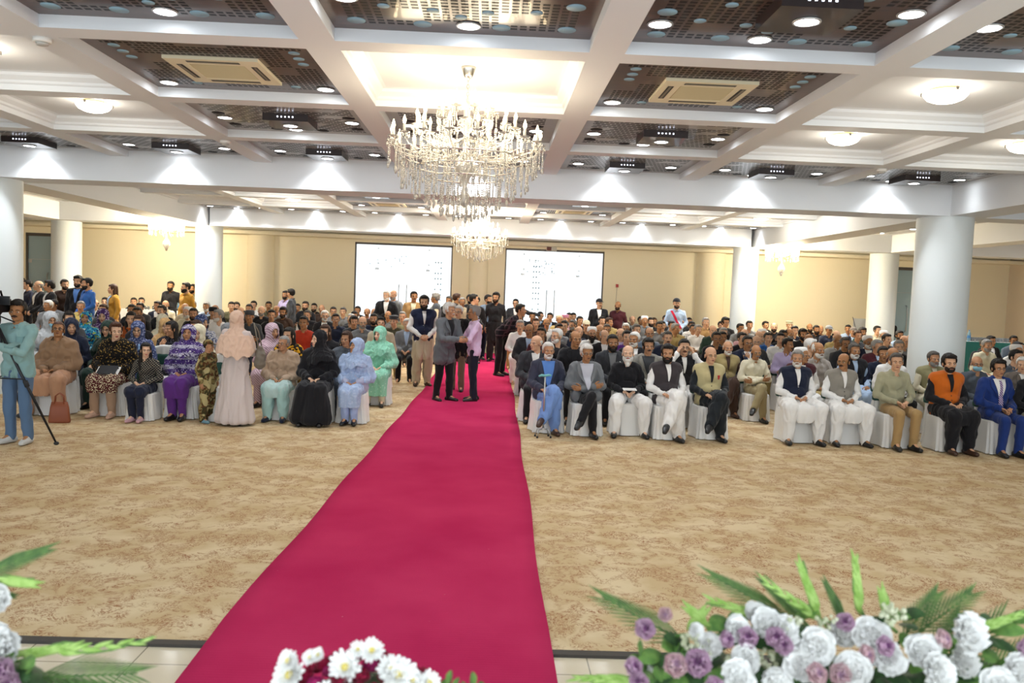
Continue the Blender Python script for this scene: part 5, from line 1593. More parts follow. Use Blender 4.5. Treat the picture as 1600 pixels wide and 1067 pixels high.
for d in CPs:
    Y = d['Y']
    for _ in range(60):
        p = at_y(d['px'], d['py'], Y)
        if clear(p.x, p.y, .47, .66): break
        Y += .1
    if Y > 25.0 or not colfree(p.x, p.y):
        Y = min(Y, 25.0)
        for _ in range(60):
            p = at_y(d['px'], d['py'], Y)
            if clear(p.x, p.y, .44, .5) and colfree(p.x, p.y): break
            Y -= .1
    d['pos'] = p; occupied.append((p.x, p.y))
STAND_Y = lambda d: 24.6 if d['px'] > 900 or 790 < d['px'] < 815 else (22.5 if d['px'] < 200 else (24.3 if d['px'] < 640 else (21.5 if d['px'] < 690 else 23.2)))
TONES = 'abbc'
def outfit(d, idx):
    fl = d['flags']; o, c = d['out'].split(':'); c1, c2 = (c.split('/')+[None])[:2]; kw = {}
    rr = random.Random(idx*13+5)
    wom = d['kind'] in 'FU'
    kw['sk'] = rr.choice('pab') if wom else rr.choice('aabbcc')
    dark = c1 in ('black', 'charcoal', 'navy')
    if o == 'S': kw['top'] = ('shirt', c1); kw['lower'] = ('trousers', rr.choice(['black', 'dkgrey', 'navy', 'khaki']))
    elif o == 'J': kw['top'] = ('jacket', c1); kw['inner'] = c2 or rr.choice(['white', 'ltblue', 'grey']); kw['lower'] = ('trousers', 'black')
    elif o == 'K': kw['top'] = ('kurta', c1); kw['lower'] = ('shalwar', c1); kw['skirt'] = (c1, .1 if not d['stand'] else .5)
    elif o == 'V': kw['top'] = ('kurta', c2); kw['vest'] = c1; kw['lower'] = ('shalwar', c2); kw['skirt'] = (c2, .1 if not d['stand'] else .5)
    elif o == 'O': kw['top'] = ('loose', c1); kw['lower'] = ('trousers', c1); kw['skirt'] = (c1, .12)
    h = d['hair']
    if h == 'long': kw['hair'] = ('long', rr.choice('kkn'))
    elif h == '.': kw['hair'] = ('none', 'k')
    elif h[0] == 'b': kw['hair'] = ('bald', h[1])
    elif h[0] == 't': kw['hair'] = ('thin', h[1])
    elif h == 'K': kw['hair'] = ('full', 'k')
    else: kw['hair'] = ('short', h)
    b = d['beard']
    kw['beard'] = {'.': None, 'm': ('m', 'k'), 'M': ('m', 'g'), 's': ('short', 'k'), 'f': ('full', 'k'), 'w': ('short', 'w'), 'W': ('long', 'w'), 'g': ('short', 'g'), 'W=f': ('long', 'k')}[b]
    for f in fl:
        if f == 'gl': kw['glasses'] = True
        elif f == 'mask': kw['mask'] = True
        elif f.startswith('cap='): k, cc = f[4:].split(':'); kw['cap'] = (k, cc); kw['hair'] = ('bald', kw['hair'][1])
        elif f.startswith('nod='): kw['nod'] = int(f[4:])
        elif f.startswith('scarf='): kw['scarf'] = (f[6:],); kw['hair'] = ('none', 'k')
        elif f == 'scarfblack': kw['scarf'] = None
    return kw
def front_ref(px):
    """the nearest person of the front rows, as words, with its pixel column"""
    return min(FRONTREF, key=lambda q: abs(q[0]-px))
def poss(seq, rr): return seq[rr.randrange(len(seq))]
LABELS = {}
CHAIRS_ALL = True
# every person of the crowd gets words that single him or her out
def words(s): return len(s.replace('-', ' ').split()) if False else len(s.split())
for d in CP:
    s, ex = look(d); d['look'] = s; d['ex'] = ex
    if d['stand']: d['pos'] = at_y(d['px'], d['py'], STAND_Y(d))
def short(d): return d['look'].replace(' prayer cap', '')
from collections import Counter
cnt = Counter(d['look']+' '.join(d['ex']) for d in CP)
seen = set()
LM = [(30, 'the left column'), (700, 'the aisle'), (1470, 'the right column')]
def candidates(d):
    base = d['look']+(' with '+' and '.join(d['ex'][:2]) if d['ex'] else '')
    depth = 'far' if d['pos'].y > 19.5 else ('middle' if d['pos'].y > 14.5 else 'near')
    ref = front_ref(d['px'])[1]
    if d['stand']:
        zone = 'standing at the back' if not 690 < d['px'] < 815 else 'standing at the end of the aisle'
        places = {'a': 'near the left glass door', 'b': 'near the left far column', 'c': 'before the cream rear wall', 'd': 'before the left glass front', 'e': 'before the right glass front', 'f': 'right of the glass doors', 'h': 'by the right glass door'}
    yield base+', '+({'far': 'in the far rows', 'middle': 'in the middle rows', 'near': 'in the second or third row'}[depth] if not d['stand'] else zone)
    yield base+(', '+{'far': 'far behind the ', 'middle': 'behind the ', 'near': 'just behind the '}[depth]+ref if not d['stand'] else ', '+zone)
    nb = sorted([q for q in CP if q is not d and abs(q['px']-d['px']) < 60], key=lambda q: abs(q['px']-d['px'])+1.2*abs(q['py']-d['py']))
    for q in nb[:14]:
        rel = 'left of' if q['px'] > d['px']+4 else ('right of' if q['px'] < d['px']-4 else ('in front of' if q['py'] < d['py'] else 'behind'))
        yield d['look']+', '+rel+' the '+q['look']
    for q in nb[:14]:
        rel = 'left of' if q['px'] > d['px']+4 else ('right of' if q['px'] < d['px']-4 else ('in front of' if q['py'] < d['py'] else 'behind'))
        yield d['look']+(' with '+d['ex'][0] if d['ex'] else '')+', '+rel+' the '+q['look']+', '+depth+' rows'
allc = {id(d): [c for c in candidates(d) if words(c) <= 16] for d in CP}
tot = Counter(c for v in allc.values() for c in v)
for i, d in enumerate(CP):
    cs = allc[id(d)]
    pick = next((c for c in cs if tot[c] == 1), None) or next((c for c in cs if c not in seen), cs[0])
    d['label'] = pick; seen.add(pick)
ARMS = ['clasp', 'cross', 'lap', 'clasp']
for i, d in enumerate(CP):
    rr = random.Random(i*31+3)
    kw = outfit(d, i); yaw = max(-60, min(60, d['yaw'])); body = 0
    fl = d['flags']; fem = d['kind'] in 'FU'
    near = d['pos'].y < 14.6
    yaw = round(yaw/15)*15
    if d['stand']:
        pose = next((f[5:] for f in fl if f.startswith('pose=')), rr.choice(['side', 'clasp']))
        P = standing(pose, 1.05 if not fem else .95, fem)
        if abs(d['yaw']) > 20: body = d['yaw']*.75; yaw = round((d['yaw']-body)/15)*15
        s = d['pos'].z/1.735; s = max(.86, min(1.14, s)); Y = d['pos'].y; x = d['pos'].x
        for q in range(40):
            if clear(x, Y, .5, .45) and colfree(x, Y): break
            Y += -.12
            pp = at_y(d['px'], d['py'], Y); x = pp.x; s = max(.86, min(1.14, pp.z/1.735))
        occupied.append((x, Y))
        T = person((x, Y, 0), P, body, yaw, scale=s, fine=near, label=d['label'], group='people standing at the back of the hall', **kw)
        if 'sash' in fl:
            tm_ = [c for c in T.children if c.name.startswith('shirt')][0]
            meshobj('red_sash', strip(P, tm_.data, -.16, -.10, 1.44, 1.0, .06, .12, .014).me(), cloth('c0203c'), T)
    else:
        arms = 'chin' if 'chin' in fl else ARMS[rr.randrange(4)]
        bulk = 1.12 if 'bulk' in fl else rr.choice([.98, 1.04, 1.1]); 
        P = seated(arms, 'mid', 0, bulk, fem)
        Y = d['pos'].y; s = max(.88, min(1.16, d['pos'].z/(1.333 if not kw.get('scarf') else 1.345)))
        x = d['pos'].x
        T = person((x, Y-.04, 0), P, 0, yaw, scale=s, fine=near, label=d['label'], group='seated audience', feet=Y < 17, **kw)
        SEATS.append((x, Y-.04, 0, s, d['look'], near))
    if 'scarfblack' in fl or 'scarfyb' in fl:
        pass
for (x, y, rz, s, lab, near) in SEATS:
    if y > 17.0: continue
    body = ' '.join(lab.split()[:10]).rstrip(',')
    for w in (' a', ' in', ' and', ' with', ' before', ' the'): body = body.removesuffix(w)
    for k in range(8):
        lab = ('white covered chair', 'satin covered chair', 'covered chair farther back', 'another covered chair', 'white chair', 'covered seat', 'satin seat', 'farther white seat')[k]+' under the '+body
        if lab not in LABELS: break
    LABELS[lab] = 1
    T = chair(x, y+.02, rz, lab, 'covered banquet chairs', min(1.0, s))

for px_, Y_, lb in ((349, 11.75, 'empty white covered chair with green sash between camouflage suit and standing woman'), (252, 12.75, 'empty white covered chair with green sash behind the little girl')):
    p_ = at_y(px_, 560, Y_); chair(p_.x, Y_, 0, lb, 'covered banquet chairs')

# ================================================================ things held, leaning or standing about
ALU = mat('aluminium', 'b9bcc0', .3, .85); RUB = mat('rubber', '2a2a2c', .8); TEAL = mat('cane_handle_teal', '6fb4b8', .4)
def cane(x, y, label, rz=0, handle=TEAL, s=1.0, tilt=0):
    T = empty('walking_cane', (x, y, 0), R(rz), label, 'walking cane', 'quad walking canes', s)
    T.rotation_euler[1] = R(tilt)
    meshobj('shaft', cached(('csh',), lambda: G().tube([(0, 0, .12), (0, 0, .6), (0, 0, .84)], [.0125, .0125, .011], 10)), ALU, T)
    meshobj('handle', cached(('cha',), lambda: G().tube([(-.09, 0, .842), (-.05, 0, .858), (0, 0, .852), (.05, 0, .862), (.085, 0, .855)], [.012, .018, .017, .017, .013], 10)), handle, T)
    g = G().box(-.02, .02, -.02, .02, .1, .13)
    for sx in (-1, 1):
        for sy in (-1, 1): g.tube([(0, 0, .115), (sx*.07, sy*.05, .11), (sx*.095, sy*.065, .02)], .007, 6)
    meshobj('four_feet_frame', cached(('cfe',), lambda: g), ALU, T)
    for sx in (-1, 1):
        for sy in (-1, 1):
            o = meshobj('foot', cached(('cft',), lambda: G().lathe([(.014, 0), (.014, .02), (.008, .026)], 10)), RUB, T); o.location = (sx*.095, sy*.065, 0)
p = at_z(848, 683, 0); cane(p.x, p.y, 'quad walking cane with pale teal handle beside the man in navy blazer', 10)
p = at_z(815, 640, 0); cane(p.x+.1, p.y, 'grey quad walking cane beside the aisle, one row behind the first', 20, RUB, tilt=3)
p = at_z(1093, 655, 0); cane(p.x-.02, p.y, 'quad walking cane between dark grey and beige waistcoats, second row', 0, TEAL, 1.0)
# video camera on its tripod at the left edge
TRY = 9.45; _p = at_y(-7, 500, TRY); TRX = _p.x; _l = at_z(88, 695, 0)
T = empty('video_camera', (TRX, TRY, 0), 0, 'black video camera on a tripod, cut by the left edge', 'video camera')
BLK = mat('camera_black', '17181b', .4); LEG = mat('tripod_black', '1d1f24', .35, .3)
top = V(0, 0, 1.42); EZ = 0
for (x, y) in ((_l.x-TRX, _l.y-TRY), (-.8, -.3), (-.05, .75)):
    L = meshobj('tripod_leg', G().tube([top, V(x*.5, y*.5, .71), V(x, y, .02)], [.02, .017, .011], 8).me(), LEG, T)
    meshobj('leg_clamp', G().tube([V(x*.48, y*.48, .75), V(x*.52, y*.52, .68)], .027, 8).me(), RUB, L)
    meshobj('tripod_foot', G().ell((x, y, .02), (.03, .03, .02)).me(), RUB, L)
meshobj('spreader', G().tube([(.42, -.17, .8), (0, 0, .78), (-.4, -.15, .8)], .008, 6).tube([(0, 0, .78), (-.02, .37, .8)], .008, 6).me(), LEG, T)
meshobj('pan_head', G().lathe([(.05, 1.40), (.055, 1.44), (.05, 1.5), (.07, 1.53)], 20).me(), LEG, T)
meshobj('pan_handle', G().tube([(.02, .03, 1.49), (.25, .2, 1.36), (.32, .24, 1.3)], [.008, .009, .016], 8).me(), LEG, T)
meshobj('camera_body', G().box(-.07, .07, -.24, .16, 1.53, 1.70).box(-.05, .05, .16, .22, 1.6, 1.68).me(), BLK, T)
L = meshobj('lens', G().lathe([(.045, 0), (.05, .02), (.05, .1), (.06, .12), (.062, .17), (.045, .175), (.001, .16)], 24, mtx=Matrix.Translation((0, -.24, 1.62)) @ Matrix.Rotation(R(90), 4, 'X')).me(), BLK, T)
meshobj('viewfinder_screen', G().box(.075, .19, -.06, -.045, 1.62, 1.72).me(), BLK, T)
meshobj('carry_handle', G().tube([(0, -.18, 1.70), (0, -.16, 1.77), (0, .1, 1.77), (0, .13, 1.70)], .012, 8).me(), BLK, T)
meshobj('light_hood', G().box(-.09, .09, -.3, -.14, 1.74, 1.82).me(), BLK, T)
# handbag on the floor
p = at_z(93, 660, 0)
T = empty('handbag', (p.x, p.y, 0), R(10), 'tan leather handbag standing on the floor between the knees of a woman', 'handbag')
g = G(); g.rings([(0, 0, .0, .13, .055), (0, 0, .02, .135, .06), (0, 0, .2, .115, .04), (0, 0, .28, .10, .018)], 20, power=4)
meshobj('bag_body', g.me(), mat('leather_tan', '8a4a2e', .5), T)
for s in (-1, 1): meshobj('strap', G().tube([(-.06, s*.02, .25), (-.05, s*.02, .36), (0, s*.02, .4), (.05, s*.02, .36), (.06, s*.02, .25)], .007, 6).me(), mat('leather_tan', '8a4a2e', .5), T)
# shoulder bag of the standing woman
p = at_y(405, 548, at_z(370, 664, 0).y)
T = empty('shoulder_bag', (p.x+.02, p.y-.02, 1.0), R(0), 'soft grey-brown shoulder bag hanging at the side of the hijab wearer', 'handbag')
g = fuse(G().rings([(0, 0, -.2, .04, .06), (0, 0, -.15, .07, .1), (0, 0, 0, .055, .09), (0, 0, .1, .025, .05)], 18), .014, 2, .02, (9, 9, 9), 3)
meshobj('bag_body', g.me(), mat('leather_grey', '6f675c', .6), T)
meshobj('strap', G().tube([(0, -.08, .08), (-.05, -.06, .3), (-.1, .02, .42), (-.05, .08, .3), (0, .08, .08)], .009, 6).me(), mat('leather_grey', '6f675c', .6), T)
# tables with glasses and bottles
GLASS = mat('drinking_glass', 'eef4f6', .05, trans=.85, spec=.6); BOT = mat('water_bottle', '9cc6dc', .15, trans=.5); LBL = mat('bottle_label', '2f6fae', .5); CAPB = mat('bottle_cap', '3a7ab8', .5)
def drape_table(x0, x1, y0, y1, z, col, label, topcol='e4e4e2'):
    T = empty('buffet_table', ((x0+x1)/2, (y0+y1)/2, 0), 0, label, 'table', None); w, h = (x1-x0)/2, (y1-y0)/2
    meshobj('tabletop', G().box(-w, w, -h, h, z-.03, z).me(), cloth(topcol), T)
    n = 160; vs = []; fs = []
    per = [(-w, -h), (w, -h), (w, h), (-w, h), (-w, -h)]
    pts = []
    for (a, b) in zip(per[:-1], per[1:]):
        for k in range(n//4): u = k/(n//4); pts.append((a[0]+(b[0]-a[0])*u, a[1]+(b[1]-a[1])*u))
    m = len(pts)
    for zi, f in ((z-.001, 0), (z-.15, .012), (.02, .03)):
        for k, q in enumerate(pts): s = 1+f*(1+math.sin(k*1.9)); vs.append((q[0]+math.copysign(f*(.3+.7*math.sin(k*1.7)), q[0]), q[1]+math.copysign(f*(.3+.7*math.sin(k*1.7)), q[1]), zi))
    for i in range(2):
        for k in range(m): fs.append((i*m+k, i*m+(k+1) % m, (i+1)*m+(k+1) % m, (i+1)*m+k))
    meshobj('table_skirt', G().add(vs, fs).me(), col, T)
def glass(x, y, z, label, group):
    o = meshobj('drinking_glass', cached(('glass',), lambda: G().lathe([(.026, 0), (.033, .11), (.031, .11), (.024, .008), (.001, .008)], 12, cap=False)), GLASS); o.location = (x, y, z)
    tag(o, label, 'glass', group)
def bottle(x, y, z, label, group, big=1.0):
    T = empty('water_bottle', (x, y, z), 0, label, 'bottle', group, big)
    meshobj('bottle_body', cached(('bot',), lambda: G().lathe([(.001, 0), (.034, .002), (.036, .02), (.036, .15), (.03, .19), (.013, .215), (.013, .23)], 14, cap=False)), BOT, T)
    meshobj('bottle_label', cached(('botl',), lambda: G().lathe([(.0366, .07), (.0366, .13)], 14, cap=False)), LBL, T)
    meshobj('bottle_cap', cached(('botc',), lambda: G().lathe([(.015, .225), (.015, .245), (.001, .246)], 10)), CAPB, T)
TG = mat('green_table_skirt', '15635f', .7)
q0 = at_y(1518, 532, 21.9); zt = q0.z-.02
drape_table(q0.x-.35, q0.x+1.35, 21.7, 22.4, zt, TG, 'buffet table with deep green pleated skirt at the far right')
for k in range(14):
    for j in range(3): glass(q0.x-.05+k*.095, 21.8+j*.1, zt+.001, 'clear tumbler in the rows set out on the green-skirted table', 'tumblers on the green table')
bottle(q0.x-.14, 21.8, zt, 'water bottle with blue label at the left end of the green-skirted table', None, 1.25)
q1 = at_y(258, 481, 23.0); zt = max(.72, q1.z-.12)
q1 = at_y(258, 481, 24.4)
drape_table(q1.x-1.3, q1.x+.75, 24.25, 24.85, zt, cloth('white'), 'white-clothed buffet table before the left cream wall')
for k in range(12): glass(q1.x-.9+k*.11, 24.35+.06*(k % 2), zt, 'clear tumbler in the line on the white-clothed table', 'tumblers on the white table')
for k in range(5): bottle(q1.x+.42+.07*k, 24.35+.05*(k % 2), zt, 'water bottle in the cluster at the right end of the white table', 'water bottles on the white table', 1.25)
# X-frame banner stand at the rear wall
p = at_y(1346, 512, 24.9)
T = empty('banner_stand', (p.x, 24.9, 0), 0, 'blank white banner on a thin X-shaped stand before the rear wall', 'banner stand')
meshobj('banner', G().box(-.27, .27, -.012, -.006, .6, p.z+.28).me(), cloth('ltgrey'), T)
for s in (-1, 1): meshobj('support_pole', G().tube([(s*.3, -.02, p.z+.32), (-s*.2, -.02, .01)], .01, 6).me(), RUB, T)

# ================================================================ flower arrangements on the stage tables, close to the camera
def petalm(n, c0, c1=None, rough=.55):
    if n in MC: return MC[n]
    m = mat(n, c0, rough, spec=.3, sheen=.1)
    m.node_tree.nodes['Principled BSDF'].inputs['Subsurface Weight'].default_value = .15
    m.node_tree.nodes['Principled BSDF'].inputs['Subsurface Radius'].default_value = (.01, .01, .01)
    if c1: t = NT(m); t.color(t.mix(t.step(t.noise(t.obj(), 45, 2)[0], .35, .65), c0, c1))
    return m
LEAFM = petalm('leaf_green', '4c7433', '6c9144'); LEAFD = petalm('leaf_dark', '24421f', '36592b'); LEAFL = petalm('bud_green', '7fa348', 'a2bf6c'); PALM = petalm('palm_green', '41602f', '5d7d3f')
WHP = petalm('petal_white', 'f6f5f0', 'fdfcf8'); PKP = petalm('petal_mauve', 'cfa6c2', 'e2c6d8'); PKD = petalm('petal_plum', '8d4a88', 'b078a8'); PNK = petalm('petal_pale_pink', 'dfb9bf', 'ead2d2'); REDP = petalm('petal_crimson', '8e0f33', 'b3164a'); MAGP = petalm('petal_magenta', 'b31d68', 'c43a80'); YEL = petalm('flower_centre', 'd9c65a'); STAT = petalm('statice_green', 'a8ae8b', 'c9cbb0')
def petal(g, L, w, curl, mtx, mi=0, ruf=0.0, n=5, tip=1.0):
    vs = []; fs = []
    for j in range(n+1):
        v = j/n; ww = w*math.sin(math.pi*min(.5+.0, .12+v*.42+.0))*(1 if v < .8 else 1-(v-.8)*tip*2.2)
        a = curl*v
        y = L*(math.sin(a)/curl if abs(curl) > .01 else v); z = L*((1-math.cos(a))/curl if abs(curl) > .01 else 0)
        for i in range(5):
            u = i/2-1; vs.append(mtx @ V(u*ww, y-abs(u)*abs(u)*.06*L*v, z+.25*w*u*u+ruf*math.sin(u*7+v*9+j)*v))
    for j in range(n):
        for i in range(4): a = j*5+i; fs.append((a, a+1, a+6, a+5))
    g.add(vs, fs, mi)
def bloom_g(kind, seed=0):
    rr = random.Random(seed); g = G()
    if kind == 'ruffled':        # full white bloom with ruffled petals
        for lay, (n, L, up, cu) in enumerate(((6, .052, .15, .5), (6, .047, .5, .3), (5, .038, .85, .1), (4, .028, 1.15, -.2))):
            for k in range(n):
                petal(g, L*rr.uniform(.9, 1.1), L*.55, cu, Matrix.Rotation(2*math.pi*(k+lay*.37)/n+rr.uniform(-.15, .15), 4, 'Z') @ Matrix.Rotation(up+rr.uniform(-.1, .1), 4, 'X'), 0, .006)
    elif kind == 'rose':
        for lay, (n, L, up, cu) in enumerate(((5, .034, .25, .9), (5, .032, .65, .7), (4, .028, 1.0, .5), (3, .023, 1.25, .35), (2, .018, 1.4, .2))):
            for k in range(n): petal(g, L, L*.62, cu, Matrix.Translation((0, 0, .004*lay)) @ Matrix.Rotation(2*math.pi*(k+lay*.41)/n, 4, 'Z') @ Matrix.Rotation(up, 4, 'X'), 1 if lay > 2 else 0, .0015)
    elif kind == 'daisy':        # chrysanthemum with long narrow petals
        for lay, (n, L, up) in enumerate(((17, .036, .12), (15, .032, .35), (12, .025, .65), (8, .016, 1.0))):
            for k in range(n): petal(g, L*rr.uniform(.88, 1.08), .0058, .45, Matrix.Rotation(2*math.pi*(k+.5*lay)/n+rr.uniform(-.08, .08), 4, 'Z') @ Matrix.Rotation(up+rr.uniform(-.1, .1), 4, 'X'), 0, 0, 4)
        g.ell((0, 0, .008), (.008, .008, .006), 10, 6, 1)
    elif kind == 'bell':         # gladiolus floret
        for k in range(6): petal(g, .05, .019, .9, Matrix.Rotation(k*math.pi/3, 4, 'Z') @ Matrix.Rotation(1.05, 4, 'X'), 0, .003)
    return g
def orient(d, spin=0.0):
    d = Vector(d).normalized(); return d.to_track_quat('Z', 'Y').to_matrix().to_4x4() @ Matrix.Rotation(spin, 4, 'Z')
def flower(T, name, kind, pos, d, s=1.0, mats=None, seed=0):
    o = meshobj(name, cached(('bloom', kind, seed % 3), lambda: bloom_g(kind, seed % 3)), None, T, mats or [WHP])
    o.matrix_local = Matrix.Translation(pos) @ orient(d, seed*1.3) @ Matrix.Scale(s, 4); return o
def blade(g, p, d, L, w, droop=.3, seed=0):
    """one pointed leaf blade"""
    d = Vector(d).normalized(); side = d.cross(V(0, -.6, .8)).normalized(); up = side.cross(d); vs = []; fs = []; n = 6; q = Vector(p)
    for j in range(n+1):
        v = j/n; ww = w*math.sin(math.pi*(.08+.92*v))**.7 if v < 1 else .0005
        dd = (d-V(0, 0, droop*v)).normalized(); 
        if j: q = q+dd*L/n
        vs += [q-side*ww, q+up*ww*.25, q+side*ww]
    for j in range(n):
        a = j*3; fs += [(a, a+1, a+4, a+3), (a+1, a+2, a+5, a+4)]
    g.add(vs, fs)
def spike(T, p, d, L, n=9, flowers=0, seed=0, m=None, name='gladiolus_stem'):
    """a gladiolus spike: stem with alternating pointed buds"""
    d = Vector(d).normalized(); side = d.cross(V(0, -1, .2)).normalized(); g = G(); p = Vector(p)
    pts = [p+d*L*k/8+side*.012*math.sin(k*.9+seed) for k in range(9)]
    g.tube(pts, [.0045-.0003*k for k in range(9)], 6)
    S = meshobj(name, g.me(), LEAFM, T)
    b = G()
    for k in range(n):
        u = .35+.65*k/n; c = p+d*L*u; s = 1 if k % 2 else -1; sz = 1.15-.6*k/n
        dd = (d+side*s*.2).normalized(); c2 = c+dd*.042*sz
        b.tube([c, c+dd*.014*sz, c+dd*.03*sz, c2+dd*.01], [.003, .0072*sz, .006*sz, .001], 7)
    meshobj('buds', b.me(), m or LEAFL, S)
    for k in range(flowers):
        flower(S, 'floret', 'bell', p+d*L*(.12+.11*k), (d*.4+side*(1 if k % 2 else -1)+V(0, -.6, .2)), .9, [WHP], seed+k)
def palm(T, p, d, L, n=13, seed=0, wide=1.0):
    d = Vector(d).normalized(); side = d.cross(V(0, -.5, .85)).normalized(); g = G(); p = Vector(p)
    g.tube([p, p+d*L*.5, p+d*L], [.004, .003, .0015], 6)
    for k in range(n):
        u = .18+.8*k/n
        for s in (-1, 1): blade(g, p+d*L*u, d*1.1+side*s*(.75-.4*u)*wide, L*.42*(1.1-.6*u), .0027, .12)
    return meshobj('palm_leaf', g.me(), PALM, T)
def leaf(T, p, d, L=.06, w=.018, m=None):
    g = G(); blade(g, p, d, L, w, .4); return meshobj('leaf', g.me(), m or LEAFM, T)
def px(x, y, Y): return at_y(x, y, Y)
def stage_table(x0, x1, y0, y1, z, label):
    drape_table(x0, x1, y0, y1, z, cloth('white'), label)
# --- right arrangement
rr = random.Random(21)
YA = 1.95
def arrangement(label, cx, yb, z0):
    T = empty('flower_arrangement', (cx, yb, z0), 0, label, 'flower arrangement')
    return T
def L_(T, x, y, Y): return px(x, y, Y)-T.location
base = px(1300, 1120, YA)
TA = arrangement('large spreading arrangement of white blooms, mauve roses, palm and gladiolus, bottom right', base.x, YA, .86)
zb = .86
meshobj('planter', G().rings([(0, 0, 0, .34, .1), (0, 0, .02, .36, .12), (0, 0, .1, .38, .13), (0, 0, .11, .30, .09)], 28, power=5).me(), mat('basket_dark', '3b3a2c', .8), TA)
g = G()
for k in range(9): g.ell((-.4+.1*k, .02*math.sin(k), .16+.02*math.sin(k*2)), (.1, .1, .08), 10, 8)
meshobj('moss_mound', fuse(g, .02, 1, .02, (30, 30, 30), 2).me(), LEAFD, TA)
def stem_to(T, p, m=LEAFM):
    pass
bl = [(1150, 985, 1.0), (1195, 975, 1.1), (1105, 1010, .95), (1165, 1030, 1.0), (1235, 1012, 1.0), (1275, 1010, 1.25), (1310, 990, 1.1), (1360, 995, 1.35), (1385, 1030, 1.2), (1440, 1020, 1.25), (1505, 990, 1.5), (1250, 1040, 1.2),
      (1330, 1050, 1.3), (1460, 1050, 1.3), (1500, 1035, 1.15), (1180, 960, .9), (1150, 1060, 1.2), (1225, 985, 1.0), (1590, 1050, 1.2), (1085, 985, .6), (1560, 1075, 1.2), (1210, 1070, 1.2)]
for k, (x, y, s) in enumerate(bl):
    Y = YA-.05-.10*((y-960)/100)+rr.uniform(-.03, .03); p = L_(TA, x, y, Y)
    flower(TA, 'white_bloom', 'ruffled', p, (rr.uniform(-.4, .4), -1, .55+rr.uniform(-.2, .3)), s*.7, [WHP], k)
rs = [(1052, 1042, 1.1), (1090, 1038, 1.25), (1005, 985, 1.0), (1040, 960, .7), (1210, 1000, 1.0), (1222, 1010, .9), (1310, 1052, 1.0), (1320, 975, .9), (1375, 1010, .95), (1270, 1055, 1.0), (985, 1045, .9), (1165, 1000, 1.0), (1465, 1000, .9), (1130, 1000, .8), (1600, 1015, 1.0), (1345, 1022, .9), (1000, 1068, .9), (1110, 1075, 1.0)]
for k, (x, y, s) in enumerate(rs):
    Y = YA-.07-.10*((y-960)/100); p = L_(TA, x, y, Y)
    flower(TA, 'mauve_rose', 'rose', p, (rr.uniform(-.5, .5), -1, .5+rr.uniform(-.2, .4)), s*.95, [PKP if k % 3 else PNK, PKD if k % 3 else PKP], k)
for k, (x0, y0, x1, y1, n, fl) in enumerate(((1350, 1010, 1335, 868, 9, 0), (1300, 1010, 1248, 878, 10, 0), (1395, 990, 1378, 925, 6, 0), (1480, 1000, 1600, 958, 8, 0), (1250, 985, 1105, 935, 8, 0), (1060, 1000, 1100, 955, 6, 0), (1050, 1062, 895, 1060, 9, 2), (1330, 1000, 1190, 905, 8, 0), (1590, 1040, 1640, 960, 7, 0), (1130, 995, 1075, 950, 6, 0))):
    a, b = L_(TA, x0, y0, YA-.03), L_(TA, x1, y1, YA-.02)
    spike(TA, a, b-a, (b-a).length, n, fl, k)
for k, (x0, y0, x1, y1, w) in enumerate(((1100, 1020, 940, 932, .8), (1260, 980, 1110, 898, .7), (1270, 985, 1190, 905, .6), (1400, 1010, 1465, 925, 1.0), (1420, 1000, 1520, 925, 1.0), (1440, 1075, 1570, 960, 1.0), (1430, 1070, 1500, 960, .9), (1280, 1085, 1190, 1000, .9), (1500, 1080, 1620, 1000, 1.0), (1330, 990, 1290, 910, .6))):
    a, b = L_(TA, x0, y0, YA+.03), L_(TA, x1, y1, YA+.04); palm(TA, a, b-a, (b-a).length, 12, k, w)
for k in range(90):
    x = rr.uniform(1000, 1620); y = rr.uniform(960, 1075) if x > 1120 else rr.uniform(1000, 1075); Y = YA+.02-.08*((y-960)/100); p = L_(TA, x, y, Y)
    leaf(TA, p, (rr.uniform(-1, 1), -.6, rr.uniform(-.1, 1)), rr.uniform(.05, .09), rr.uniform(.014, .024), LEAFM if k % 2 else LEAFD)
for k, (x, y) in enumerate(((1080, 1005), (1100, 1015), (1235, 975), (1385, 958), (1400, 965), (1145, 1040), (1200, 1030), (1290, 975))):
    g = G(); rq = random.Random(k)
    for q in range(16): g.ell((rq.uniform(-.022, .022), rq.uniform(-.01, .01), rq.uniform(-.022, .022)), rq.uniform(.004, .008), 6, 4)
    o = meshobj('filler_sprig', g.me(), STAT, TA); o.location = L_(TA, x, y, YA-.09)
# --- the low dome of red roses with white chrysanthemums
YB = 1.75
pb = px(563, 1100, YB)
TB = empty('flower_arrangement', (pb.x, YB, .72), 0, 'low dome of crimson roses dotted with white chrysanthemums, bottom centre', 'flower arrangement')
meshobj('bowl', G().lathe([(.06, 0), (.13, .03), (.17, .1), (.165, .11), (.12, .05), (.001, .04)], 28, cap=False).me(), mat('basket_dark', '3b3a2c', .8), TB)
rc = px(563, 1105, YB).z-TB.location.z
meshobj('moss_mound', G().ell((0, 0, rc-.06), (.165, .165, .12), 20, 12).me(), LEAFD, TB)
for k in range(78):
    gz = 1-(k+.5)/78*.95; a = k*2.39996; r_ = math.sqrt(1-gz*gz); d = V(r_*math.cos(a), r_*math.sin(a), gz)
    if d.y > .55: continue
    p = V(d.x*.182, d.y*.17, rc-.055+d.z*.135)
    flower(TB, 'red_rose', 'rose', p, d, rr.uniform(.78, .95), [REDP if k % 4 else MAGP, REDP if k % 3 else MAGP], k)
